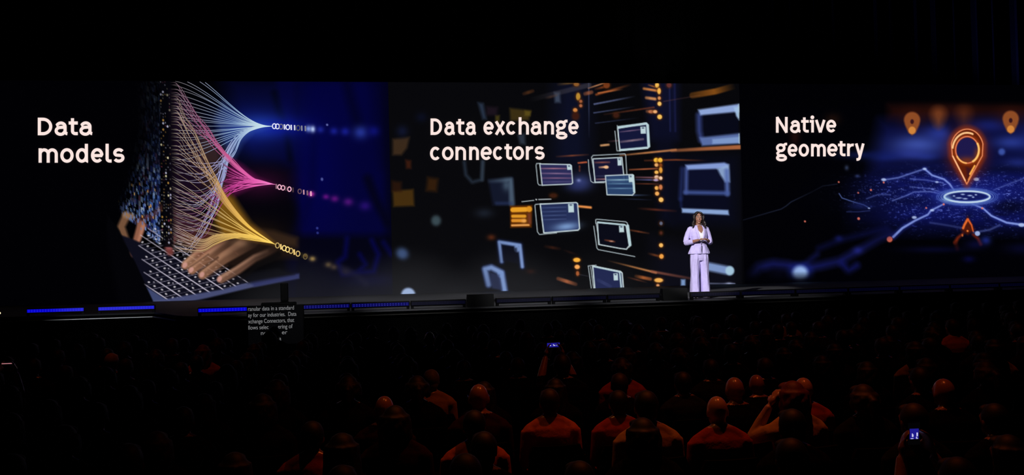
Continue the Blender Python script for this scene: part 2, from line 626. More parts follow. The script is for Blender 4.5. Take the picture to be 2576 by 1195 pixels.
def row(text, xs, b0, b1):
    lo, hi = xs[0][0], xs[-1][1]
    return [(c, a, b, b0 + (b1 - b0) * (a - lo) / (hi - lo)) for c, (a, b) in zip(text, xs)]


def screen(k, label):
    t = tag(empty('led_screen', ((XB[k] + XB[k + 1]) / 2, YW + 0.06, ZS)), label, 'screen')
    under(MB().box(((XB[k] + XB[k + 1]) / 2, YW + 0.06, (ZS + ZT) / 2), (XB[k + 1] - XB[k] - 0.006, 0.11, ZT - ZS - 0.004)).build('cabinet', 'black_plastic'), t)
    return t


STEP = 0.018
# ---- slide 1
s1 = screen(0, 'LED screen reading Data models beside a typing hand and streams of light')
p = Slide(XB[0], XB[1], STEP)
# dark blue shirt behind
p.poly([(730, 190), (990, 190), (1000, 770), (740, 770)], (2, 2, 54), 0.95, 56)
p.poly([(560, 190), (760, 190), (760, 430), (620, 430)], (4, 5, 40), 0.9, 60)
p.poly([(690, 190), (740, 190), (742, 330), (720, 300)], (4, 4, 52), 0.8, 16)
p.blob(800, 430, 70, 190, (2, 2, 72), 0.75)
p.blob(880, 250, 60, 90, (3, 3, 62), 0.5)
p.line([(868, 190), (885, 260), (905, 330)], 26, (2, 2, 34), 0.8, 22)
p.line([(690, 235), (700, 280), (718, 320), (730, 400)], 16, (1, 2, 14), 0.8, 14)
p.line([(790, 340), (785, 480), (760, 560)], 20, (2, 2, 50), 0.6, 18)
p.line([(925, 450), (948, 510), (975, 560)], 22, (2, 2, 24), 0.9, 16)
p.poly([(936, 190), (1000, 190), (1000, 420), (960, 420)], (2, 2, 30), 0.75, 40)
p.poly([(965, 190), (1000, 190), (1000, 770), (972, 770)], (2, 2, 20), 0.7, 24)
# dark forearm and cuff
p.disc(668, 535, 74, 62, (2, 2, 6), 0.97, 34)
p.poly([(620, 400), (735, 420), (745, 600), (600, 600), (590, 480)], (3, 2, 9), 0.85, 40)
p.poly([(745, 592), (1000, 592), (1000, 770), (735, 770)], (2, 2, 14), 0.9, 24)
p.line([(873, 600), (868, 645), (850, 660), (862, 690), (940, 683), (952, 640), (935, 605)], 12, (4, 4, 66), 0.9, 12)
p.line([(905, 640), (920, 665), (905, 680)], 12, (4, 4, 58), 0.9, 10)
p.line([(965, 610), (985, 640)], 14, (4, 4, 54), 0.9, 10)
p.blob(930, 705, 70, 18, (10, 10, 44), 0.8)
p.line([(860, 675), (900, 695), (920, 712)], 16, (26, 26, 44), 0.5, 12)
# glow round the junctions of the strands
p.blob(640, 322, 100, 62, (16, 34, 150), 0.55)
p.blob(655, 318, 60, 26, (60, 110, 210), 0.5)
p.blob(700, 320, 70, 22, (8, 20, 160), 0.6)
p.blob(650, 462, 70, 34, (110, 20, 80), 0.35)
p.blob(640, 600, 70, 40, (130, 80, 10), 0.22)
# wall of data on the left
X, Y = p.X, p.Y
left = np.interp(Y, [200, 330, 420, 520, 545], [340, 345, 325, 292, 300])
bot = np.interp(X, [290, 330, 405], [530, 560, 622])
inside = np.clip((X - left) / 26, 0, 1) * np.clip((404 - X) / 2, 0, 1) * np.clip((bot - Y) / 6, 0, 1) * np.clip((Y - 203) / 6, 0, 1)
amp = np.interp(Y, [200, 300, 400, 470, 560, 620], [.10, .18, .32, .72, 1.0, 1.0]) * np.clip((X - left + 20) / 90, 0.25, 1)


def cells(cw, chh, shear, seed):
    i, j = np.floor(X / cw).astype(int), np.floor((Y + shear * X) / chh).astype(int)
    r_ = np.random.default_rng(seed).random((4096, 4))
    hsh = (i * 73 + j * 1913 + (i * j) % 97 * 31) % 4096
    return r_[hsh]


c1, c2, c3 = cells(3.6, 9, -0.55, 3), cells(5.2, 13, -0.55, 5), cells(3.4, 6.5, -0.55, 9)
pal = np.array([(74, 110, 165), (50, 76, 146), (124, 152, 186), (160, 178, 200), (80, 46, 66), (50, 80, 140), (20, 30, 90), (12, 20, 60)], float)
for cc, th in ((c2, .30), (c1, .34), (c3, .22)):
    on = (cc[..., 0] < th) * inside * amp * (0.35 + 0.65 * cc[..., 1])
    p.put((slice(None), slice(None)), on, pal[(cc[..., 2] * 8).astype(int)])
warm = (c3[..., 3] < .022) * inside * np.clip((Y - 440) / 60, 0, 1)
p.put((slice(None), slice(None)), warm, (190, 140, 70))
p.put((slice(None), slice(None)), 0.35 * inside * np.clip((Y - 250) / 250, 0, 1) * np.clip((X - 360) / 50, 0, 1), (24, 40, 100))
# far hand seen through the data
p.line([(317, 545), (305, 570), (318, 605)], (20, 16), (120, 84, 60), 0.95, 8)
p.line([(316, 540), (330, 545)], 16, (150, 115, 85), 0.8, 8)
p.line([(356, 566), (345, 600), (331, 640)], (22, 14), (150, 96, 74), 0.95, 6)
p.line([(360, 570), (351, 600), (338, 636)], (10, 6), (185, 125, 100), 0.7, 6)
p.blob(333, 640, 5, 5, (190, 120, 110), 0.8)
p.line([(345, 555), (380, 545), (410, 520)], 14, (130, 70, 60), 0.4, 10)
p.put((slice(None), slice(None)), (c1[..., 0] < .22) * inside * np.clip((Y - 500) / 40, 0, 1) * 0.7, (90, 115, 170))
# keyboard
ro, kx, ky = np.array([427., 757.]), np.array([33.2, -7.4]), np.array([-14.8, -9.75])


def K(r_, j): return ro + kx * r_ + ky * j


p.poly([(300, 590), (330, 600), (420, 640), (620, 700), (612, 716), (430, 756), (386, 760), (340, 660)], (13, 13, 26), 1.0, 5)
p.poly([(386, 760), (368, 722), (424, 757)], (66, 76, 118), 0.9, 4)
for r_ in range(7):
    j1 = (4.3, 6.6, 9.2, 12, 13.9, 14.9, 12.6)[r_]
    p.line([K(r_, -0.12), K(r_, j1)], 2.6, (208, 200, 216), 0.95, 1.6, fade=(1, .95, .6))
    for j in range(int(j1) + 1):
        a, b = K(r_ + 0.04, j), K(r_ + 0.96, j)
        if r_ < 6:
            if j > 0 or r_ > 3:
                p.line([a, b], 1.5, (150, 145, 165), 0.75 if (r_ * 5 + j * 3) % 4 else 0.35, 1.4)
            c = K(r_ + 0.45 + 0.08 * math.sin(j * 4 + r_), j + 0.5)
            if c[0] > 338:
                p.disc(c[0], c[1], 2.9, 1.9, (222, 216, 222), 0.9, 2.2, rot=(r_ * 37 + j * 61) % 70 - 35)
                if (r_ + j) % 4 == 0:
                    q = K(r_ + 0.72, j + 0.3)
                    p.disc(q[0], q[1], 2.0, 1.5, (190, 186, 200), 0.8, 1.8)
p.poly([(270, 540), (300, 580), (386, 762), (260, 762)], (3, 3, 6), 1.0, 5)
p.poly([(386, 757.5), (430, 750), (560, 728), (640, 706), (752, 690), (752, 700), (640, 722), (520, 750), (450, 765), (386, 765)], (72, 78, 118), 0.95, 5)
p.poly([(620, 700), (752, 688), (752, 700), (640, 722)], (40, 45, 92), 0.8, 8)
p.poly([(600, 690), (700, 676), (740, 690), (625, 712)], (9, 9, 16), 0.95, 10)
# near hand
sk, hi_, dk = (150, 106, 80), (196, 148, 118), (60, 38, 28)
p.poly([(560, 590), (640, 570), (700, 590), (748, 600), (748, 650), (690, 650), (600, 680), (545, 660)], (28, 18, 14), 0.97, 18)
p.poly([(600, 572), (690, 580), (748, 598), (748, 620), (660, 612), (590, 600)], (58, 40, 26), 0.7, 14)
p.line([(560, 596), (505, 636), (466, 668)], (34, 20), sk, 1.0, 5, fade=(.12, .72, .95))
p.line([(556, 588), (505, 626), (464, 660)], (12, 8), hi_, 0.75, 8, fade=(.15, .8, 1))
p.line([(590, 600), (528, 642), (483, 680)], (36, 21), (146, 100, 74), 1.0, 5, fade=(.12, .72, .95))
p.line([(570, 604), (522, 638), (480, 674)], (13, 8), hi_, 0.7, 8, fade=(.15, .8, 1))
p.line([(632, 606), (565, 648), (509, 692)], (38, 22), (138, 96, 72), 1.0, 5, fade=(.12, .72, .95))
p.line([(612, 610), (560, 642), (506, 684)], (14, 9), (186, 138, 108), 0.7, 8, fade=(.15, .8, 1))
p.line([(572, 668), (520, 700)], (5, 3), dk, 0.7, 5)
p.line([(548, 648), (496, 688)], (5, 3), dk, 0.7, 4)
p.line([(524, 640), (476, 674)], (4, 3), dk, 0.6, 4)
p.line([(660, 640), (600, 690), (560, 706)], (14, 8), (16, 10, 9), 0.9, 8)
p.line([(688, 628), (640, 650), (598, 680), (556, 703)], (18, 20), (120, 84, 66), 1.0, 6, fade=(.12, .72, .95))
p.line([(672, 632), (640, 644), (594, 674), (554, 698)], (7, 8), (180, 136, 110), 0.7, 6, fade=(.15, .8, 1))
p.line([(700, 640), (648, 668), (610, 700), (575, 715)], (16, 6), (10, 8, 9), 0.8, 8)
for x_, y_ in ((465, 667), (481, 679), (508, 691), (552, 702)):
    p.disc(x_, y_, 5.5, 7.5, (205, 150, 140), 0.85, 4, rot=35)
p.line([(538, 650), (548, 655)], 3, (95, 62, 48), 0.7, 3)
p.line([(588, 632), (598, 640)], 3, (95, 62, 48), 0.7, 3)
p.blob(604, 612, 20, 10, (150, 112, 84), 0.6)
p.line([(432, 600), (424, 622), (428, 634)], (22, 18), (120, 60, 56), 0.9, 8)
p.blob(425, 618, 7, 8, (205, 120, 130), 0.7)
p.poly([(428, 520), (520, 560), (560, 600), (500, 640), (440, 600)], (120, 58, 46), 0.55, 26)
# dark gap with its columns of lamps
p.poly([(404, 190), (431, 190), (437, 622), (410, 622)], (4, 4, 9), 0.92, 3)
for j in range(52):
    for i in range(5):
        h_ = RNG.random(3)
        if h_[0] < 0.30 + 0.25 * (j > 25):
            y_ = 206 + j * 7.9 + (i % 2) * 1.5
            x_ = 404 + i * 5.4 + (y_ - 206) * 0.012
            b_ = 0.35 + 0.65 * h_[1] ** 2
            cl = ((225, 215, 170), (200, 200, 225), (200, 150, 70), (150, 60, 80))[int(h_[2] * 3.3)]
            p.disc(x_, y_, 1.2 + .8 * (b_ > .75), 1.7 + 1.1 * (b_ > .75), cl, b_ * (.7 if j < 12 else 1.0), 1.7)
# fans of light where the strands gather
p.poly([(560, 255), (600, 290), (640, 312), (690, 317), (640, 330), (610, 360), (585, 410), (570, 380), (540, 300)], (70, 100, 175), 0.42, 18)
p.poly([(585, 400), (610, 415), (650, 448), (690, 464), (640, 468), (590, 492), (565, 460)], (120, 20, 86), 0.62, 16)
p.poly([(560, 470), (590, 500), (630, 560), (690, 613), (630, 602), (560, 590), (540, 560)], (190, 130, 30), 0.60, 18)
p.poly([(500, 300), (560, 380), (570, 480), (530, 520), (490, 400)], (110, 72, 66), 0.42, 36)
p.poly([(432, 230), (480, 260), (520, 420), (500, 580), (436, 600)], (38, 16, 44), 0.55, 24)
p.line([(690, 318), (712, 319)], 3, (250, 245, 245), 0.0)
# blurred ends of the number trails
p.blob(776, 324, 7, 8, (140, 165, 235), 0.9)
p.blob(787, 325, 6, 8, (190, 210, 250), 0.95)
for x_, y_, r_, c_ in ((806, 326, 9, (30, 40, 150)), (840, 330, 10, (26, 34, 150)), (868, 331, 11, (24, 32, 150)), (907, 333, 18, (42, 60, 165)), (940, 330, 14, (14, 18, 120))):
    p.blob(x_, y_, r_, r_ * .9, c_, 0.8)
p.disc(823, 314, 2.6, 2.6, (130, 140, 210), 0.8, 3)
p.disc(810, 451, 3, 4, (110, 120, 190), 0.7, 3)
p.disc(798, 574, 3, 3, (70, 80, 170), 0.7, 3)
p.disc(799, 586, 3, 3, (60, 70, 160), 0.7, 3)
for x_, y_, r_, c_ in ((783, 488, 8, (225, 60, 180)), (820, 495, 8, (110, 20, 130)), (842, 500, 10, (100, 20, 120)), (876, 508, 12, (84, 20, 120)), (918, 518, 14, (40, 14, 110))):
    p.blob(x_, y_, r_, r_ * .8, c_, 0.85)
for x_, y_, r_, c_ in ((768, 643, 6, (130, 100, 50)), (786, 651, 8, (170, 140, 80)), (826, 666, 9, (96, 80, 56)), (840, 672, 9, (70, 58, 50)), (870, 683, 12, (34, 30, 46))):
    p.blob(x_, y_, r_, r_ * .8, c_, 0.85)
p.poly([(-40, 190), (240, 190), (262, 560), (300, 770), (-40, 770)], (1, 1, 3), 1.0, 20)
p.build(s1)
# the strands: each runs from the lamp column, joins a stream and ends at one of three junctions
TIP = ((205, 230, 236), (240, 130, 196), (252, 214, 106))


def spline(pts, n=56):
    P = np.array(pts, float)
    P = np.vstack([2 * P[0] - P[1], P, 2 * P[-1] - P[-2]])
    out = []
    for i in range(1, len(P) - 2):
        t = np.linspace(0, 1, 10, endpoint=False)[:, None]
        a, b_, c, d = P[i - 1], P[i], P[i + 1], P[i + 2]
        out.append(.5 * (2 * b_ + (c - a) * t + (2 * a - 5 * b_ + 4 * c - d) * t * t + (3 * b_ - a - 3 * c + d) * t ** 3))
    return np.vstack(out + [P[-2:-1]])


S1L = [(484, 628), (508, 582), (531, 531), (551, 461), (572, 391), (601, 343), (638, 321), (679, 317.5)]
S2U = [(461, 205), (501, 250), (531, 309), (552, 347), (581, 387), (611, 421), (644, 449), (686, 463)]
S2L = [(508, 600), (531, 552), (556, 512), (582, 486), (616, 468), (650, 462), (686, 463)]
S3U = [(462, 262), (491, 326), (521, 396), (546, 446), (568, 490), (598, 533), (634, 573), (688, 612.5)]
S3L = [(474, 640), (506, 636), (540, 618), (572, 604), (606, 598), (644, 600), (688, 612.5)]


def joined(y0, stream, yj, drop, wob):
    """start at the lamp column, bend with a dip of drop, run on along the stream from height yj"""
    x0 = 429 + (y0 - 205) * 0.016
    st = np.array(stream, float)
    yy = st[:, 1]
    i = int(np.argmin(np.abs(yy - yj)))
    rest = st[i:].copy()
    k = np.linspace(1, 0, len(rest))[:, None]
    rest = rest + k * wob
    gap = rest[0][0] - x0
    mid = [(x0, y0), (x0 + min(22, gap * .3), y0 + drop * .35)]
    if gap > 40: mid.append((x0 + gap * .58, y0 + (rest[0][1] - y0) * .35 + drop))
    return spline(mid + rest.tolist())


def tint(C_, stops):
    xs = [q[0] for q in stops]
    return np.stack([np.interp(C_[:, 0], xs, [q[1][i] for q in stops]) for i in range(3)], 1)


rb1, rb2, rb3 = Ribbon(), Ribbon(), Ribbon()
G0 = (166, 154, 152)


def lay(rb, C_, stops, br):
    C_ = C_[C_[:, 1] > 204]
    if len(C_) < 4: return
    fd = np.clip((C_[:, :1] - 427) / 20, .2, 1)
    u_ = ((C_[:, :1] - 430) / 250).clip(0, 1)
    rb.stroke(C_, 1.15 + .55 * u_[:, 0], tint(C_, stops) * (br + (1 - br) * u_) * fd)


for k in range(22):                      # straight into the first junction from above and the side
    h_ = RNG.random(4)
    y0 = 170 + 235 * (k + .7 * h_[0]) / 22
    x0 = 430 + max(0, 204 - y0) * .6
    P0, P3 = np.array((x0, y0)), np.array((679, 317.5))
    P1, P2 = np.array((x0 + 70 + 24 * h_[1], y0 + 6 + 8 * h_[2])), np.array((590 + 14 * h_[3], 314 if y0 < 317 else 321))
    t = np.linspace(0, 1, 46)[:, None]
    lay(rb1, (1 - t) ** 3 * P0 + 3 * t * (1 - t) ** 2 * P1 + 3 * t * t * (1 - t) * P2 + t ** 3 * P3,
        [(430, G0), (510, (150, 156, 178)), (580, (140, 172, 214)), (640, (190, 216, 230)), (680, TIP[0])], .65 + .35 * h_[0])
for k in range(26):                      # sweeping up from the lower lamps
    h_ = RNG.random(4)
    y0 = 392 + 238 * (k + .7 * h_[0]) / 26
    yj = min(622, max(395, y0 - 18 - 36 * h_[1])) if y0 < 600 else 622 - 40 * h_[1]
    lay(rb1, joined(y0, S1L, yj, 12 + 22 * h_[2], np.array((-12 + 26 * h_[3], -6 + 16 * h_[0]))),
        [(430, G0), (490, (166, 158, 184)), (540, (178, 172, 222)), (600, (150, 176, 218)), (640, (196, 220, 232)), (680, TIP[0])], .6 + .4 * h_[0])
for k in range(13):
    h_ = RNG.random(4)
    y0 = 203 + 110 * (k + .7 * h_[0]) / 13
    lay(rb2, joined(y0, S2U, min(420, y0 + 34 + 70 * h_[1]), 6 + 8 * h_[2], np.array((-26 + 28 * h_[3], 16 * h_[0]))),
        [(430, (150, 128, 138)), (500, (150, 88, 124)), (570, (206, 96, 150)), (640, (232, 96, 176)), (686, TIP[1])], .6 + .4 * h_[0])
for k in range(13):
    h_ = RNG.random(4)
    y0 = 470 + 130 * (k + .7 * h_[0]) / 13
    lay(rb2, joined(y0, S2L, max(486, y0 - 36 * h_[1]), 8 + 12 * h_[2], np.array((-18 + 30 * h_[3], -34 + 40 * h_[0]))),
        [(430, (150, 122, 132)), (520, (130, 70, 116)), (580, (196, 60, 146)), (640, (228, 90, 172)), (686, TIP[1])], .6 + .4 * h_[0])
for k in range(12):
    h_ = RNG.random(4)
    y0 = 400 + 95 * (k + .5 * h_[0]) / 12
    P0, P3 = np.array((560. + 10 * h_[1], y0)), np.array((686, 463))
    P1, P2 = np.array((590, y0 + (463 - y0) * .35)), np.array((630, 458 if y0 < 463 else 467))
    t = np.linspace(0, 1, 30)[:, None]
    lay(rb2, (1 - t) ** 3 * P0 + 3 * t * (1 - t) ** 2 * P1 + 3 * t * t * (1 - t) * P2 + t ** 3 * P3,
        [(556, (96, 30, 76)), (590, (206, 80, 156)), (640, (230, 96, 176)), (686, TIP[1])], .7 + .3 * h_[0])
for k in range(18):
    h_ = RNG.random(4)
    y0 = 240 + 180 * (k + .7 * h_[0]) / 18
    lay(rb3, joined(y0, S3U, min(535, y0 + 50 + 60 * h_[1]), 10 + 10 * h_[2], np.array((-26 + 30 * h_[3], -2 + 20 * h_[0]))),
        [(430, (170, 152, 138)), (520, (186, 150, 118)), (570, (224, 172, 92)), (630, (244, 196, 84)), (688, TIP[2])], .6 + .4 * h_[0])
for k in range(12):
    h_ = RNG.random(4)
    y0 = 430 + 140 * (k + .7 * h_[0]) / 12
    P0, P3 = np.array((432, y0)), np.array((688, 612.5))
    P1, P2 = np.array((500 + 30 * h_[1], y0 + 30 + 20 * h_[2])), np.array((600, 572 + 26 * h_[3]))
    t = np.linspace(0, 1, 46)[:, None]
    lay(rb3, (1 - t) ** 3 * P0 + 3 * t * (1 - t) ** 2 * P1 + 3 * t * t * (1 - t) * P2 + t ** 3 * P3,
        [(430, (174, 158, 142)), (520, (186, 160, 124)), (580, (220, 180, 96)), (640, (246, 200, 88)), (688, TIP[2])], .6 + .4 * h_[0])
for k in range(13):
    h_ = RNG.random(4)
    y0 = 560 + 66 * (k + .7 * h_[0]) / 13
    o_ = -40 * (1 - (y0 - 560) / 66)
    pts = [(432, y0), (448, y0 + 9)] + [(x_, y_ + o_ * w_) for (x_, y_), w_ in zip(S3L[1:], (.9, .7, .42, .26, .14, 0))]
    lay(rb3, spline(pts), [(430, (190, 160, 150)), (500, (206, 172, 130)), (570, (228, 184, 96)), (640, (248, 204, 92)), (688, TIP[2])], .65 + .35 * h_[0])
for q, rb in enumerate((rb1, rb2, rb3)):
    tx, ty = ((679, 317.5), (686, 463), (688, 612.5))[q]
    rb.stroke([(tx - 5, ty - (0, .4, 1.6)[q]), (tx + 7, ty + (.2, 1.2, 3)[q])], [2.6, .8], TIP[q])
    rb.build('light_strands', s1, 0.004 + 0.002 * q)


def digits(spec, y0, slope, col, hgt):
    rb = Ribbon()
    for ch, x_, a in spec:
        y_ = y0 + slope * (x_ - spec[0][1])
        cl = np.array(col) * a
        if ch == '0':
            q = np.array(arc(x_, y_, hgt * .36, hgt * .47, 0, 362, 22))
            rb.stroke(q, 2.5, cl)
        else:
            rb.stroke([(x_, y_ - hgt * .5), (x_ + .4, y_ + hgt * .5)], 3.6, cl)
    rb.build('digits', s1, 0.010)


digits([('0', 690, 1), ('0', 698, 1), ('0', 707, .5), ('1', 715.5, .95), ('0', 724, 1), ('1', 732.5, .95), ('1', 741, .9), ('0', 750, .35), ('1', 759, .6), ('1', 768, .55)], 317.5, .075, (228, 232, 255), 13)
digits([('1', 695, .6), ('0', 703, 1), ('0', 712, .95), ('1', 719, .3), ('0', 728, 1), ('1', 737, .3), ('0', 754, .4), ('1', 764, .8), ('1', 773, .55), ('1', 782, 1)], 469, .21, (245, 180, 205), 12)
digits([('0', 698, .75), ('1', 706.5, 1), ('0', 715, 1.05), ('0', 723.5, 1.05), ('0', 732, .8), ('1', 740, 1), ('0', 749.5, .85), ('1', 759, .12), ('0', 768, .4)], 617.5, .40, (250, 212, 130), 13.5)
words(s1, [
    (7.9, 34.5, 44.2, row('Data', [(95.4, 131.8), (137.6, 171.5), (173, 196), (200, 234)], 340.4, 339.8)),
    (7.9, 36.2, 45.0, row('models', [(97.4, 145.8), (152, 185.5), (191, 223.5), (229, 260.5), (265.8, 281), (284.6, 313.4)], 409.4, 409))])

# ---- slide 2
s2 = screen(1, 'LED screen reading Data exchange connectors over glowing frames and amber lights')
p = Slide(XB[1], XB[2], STEP)
p.C[:] = (7, 7, 10)
p.poly([(1400, 190), (1482, 190), (1482, 420), (1390, 420)], (13, 17, 42), 0.75, 60)
p.poly([(1615, 200), (1706, 200), (1706, 350), (1640, 350)], (14, 17, 46), 0.8, 26)
p.poly([(1640, 300), (1700, 300), (1690, 560), (1660, 560)], (10, 12, 32), 0.7, 30)
p.poly([(1700, 400), (1850, 400), (1850, 560), (1700, 560)], (9, 12, 36), 0.7, 50)
p.line([(1481, 206), (1482, 345)], 2.4, (70, 80, 120), 0.8, 2.5, fade=(1, .7, .1))
p.line([(1684, 210), (1686, 330)], 3, (34, 40, 90), 0.7, 4)
p.line([(1697, 210), (1699, 330)], 4, (28, 32, 80), 0.7, 5)
p.poly([(1640, 600), (1850, 640), (1850, 740), (1640, 740)], (16, 16, 30), 0.6, 50)
# blurred amber and blue shapes
for q, c_, a_, s_ in (
        ([(988, 350), (1030, 345), (1024, 372), (1010, 390), (988, 390)], (62, 44, 28), .9, 9),
        ([(988, 480), (1040, 476), (1042, 518), (990, 520)], (72, 48, 14), .9, 8),
        ([(986, 455), (1010, 458), (1010, 482), (986, 482)], (44, 22, 10), .8, 10),
        ([(1076, 446), (1102, 450), (1098, 482), (1072, 480)], (58, 32, 10), .8, 12),
        ([(1282, 272), (1336, 278), (1330, 302), (1284, 304)], (66, 52, 20), .85, 8),
        ([(1320, 278), (1336, 280), (1334, 292), (1320, 291)], (100, 84, 26), .7, 6),
        ([(1246, 290), (1257, 290), (1256, 308), (1246, 308)], (74, 64, 22), .8, 6),
        ([(1020, 402), (1034, 404), (1034, 424), (1022, 424)], (66, 28, 14), .8, 8),
        ([(1202, 258), (1216, 260), (1224, 300), (1214, 300)], (44, 58, 80), .8, 9),
        ([(1224, 268), (1252, 270), (1250, 290), (1224, 290)], (34, 22, 34), .7, 10),
        ([(1394, 232), (1408, 232), (1410, 258), (1396, 258)], (66, 78, 100), .8, 8),
        ([(1302, 340), (1320, 336), (1322, 364), (1308, 362)], (58, 68, 84), .7, 9)):
    p.poly(q, c_, a_, s_)
p.blob(1012, 330, 14, 14, (16, 22, 50), .8)
p.blob(1060, 295, 14, 12, (10, 14, 34), .8)
p.line([(1168, 408), (1172, 440), (1188, 458), (1212, 452), (1214, 406)], 8, (36, 46, 60), .85, 8)
p.line([(1215, 408), (1213, 452)], 8, (54, 66, 80), .6, 8)
p.poly([(1228, 452), (1290, 446), (1292, 514), (1240, 516)], (20, 26, 48), .8, 10)
p.line([(1232, 456), (1285, 452), (1288, 512)], (8, 14), (84, 104, 124), .85, 8, fade=(.3, .9, .9))
p.blob(1274, 466, 10, 14, (76, 96, 116), .7)
p.line([(1250, 512), (1286, 512)], 8, (40, 54, 96), .6, 8)
p.blob(1097, 555, 13, 14, (62, 80, 88), .9, p=4)
p.blob(1012, 638, 17, 15, (64, 86, 128), .9, rot=30, p=3)
p.blob(1218, 536, 22, 12, (28, 34, 46), .8)
p.disc(1027, 742, 18, 18, (160, 182, 222), .95, 9)
p.blob(1236, 597, 10, 7, (96, 42, 20), .8)
p.blob(1335, 683, 12, 6, (44, 20, 14), .8)
for q, w_, so, a_ in (([(1262, 658), (1256, 609), (1308, 617), (1314, 671)], 8.5, 5, .95), ([(1229, 716), (1220, 677), (1236, 673), (1262, 686), (1272, 745)], 13, 8, .95)):
    p.line(q, w_ + 7, (30, 44, 96), .5, 8)
    p.line(q, w_, (124, 150, 202), a_, so, fade=(.75, 1, 1))
p.disc(1300, 626, 7, 9, (124, 150, 202), .9, 5)
p.disc(1259, 690, 8, 9, (116, 144, 198), .8, 6)
p.poly([(1262, 618), (1300, 624), (1305, 664), (1266, 656)], (12, 14, 30), .7, 5)
p.poly([(1232, 684), (1256, 692), (1262, 730), (1238, 726)], (44, 54, 94), .7, 6)
# amber block
p.poly([(1283, 518), (1339, 516), (1337, 572), (1284, 573)], (98, 46, 4), .95, 5)
p.line([(1290, 528), (1322, 527)], 12, (232, 158, 38), 1, 3)
p.disc(1331, 526, 7.5, 7.5, (226, 150, 36), .95, 4)
p.line([(1290, 544), (1320, 544)], 8, (230, 156, 40), .95, 3)
p.line([(1290, 555), (1320, 555)], 8, (226, 146, 44), .95, 3)
p.blob(1318, 556, 6, 5, (240, 170, 90), .8)
p.line([(1288, 567), (1330, 566)], 4.5, (246, 172, 92), .95, 3)
p.line([(1331, 540), (1333, 560)], 7, (120, 58, 48), .7, 6)
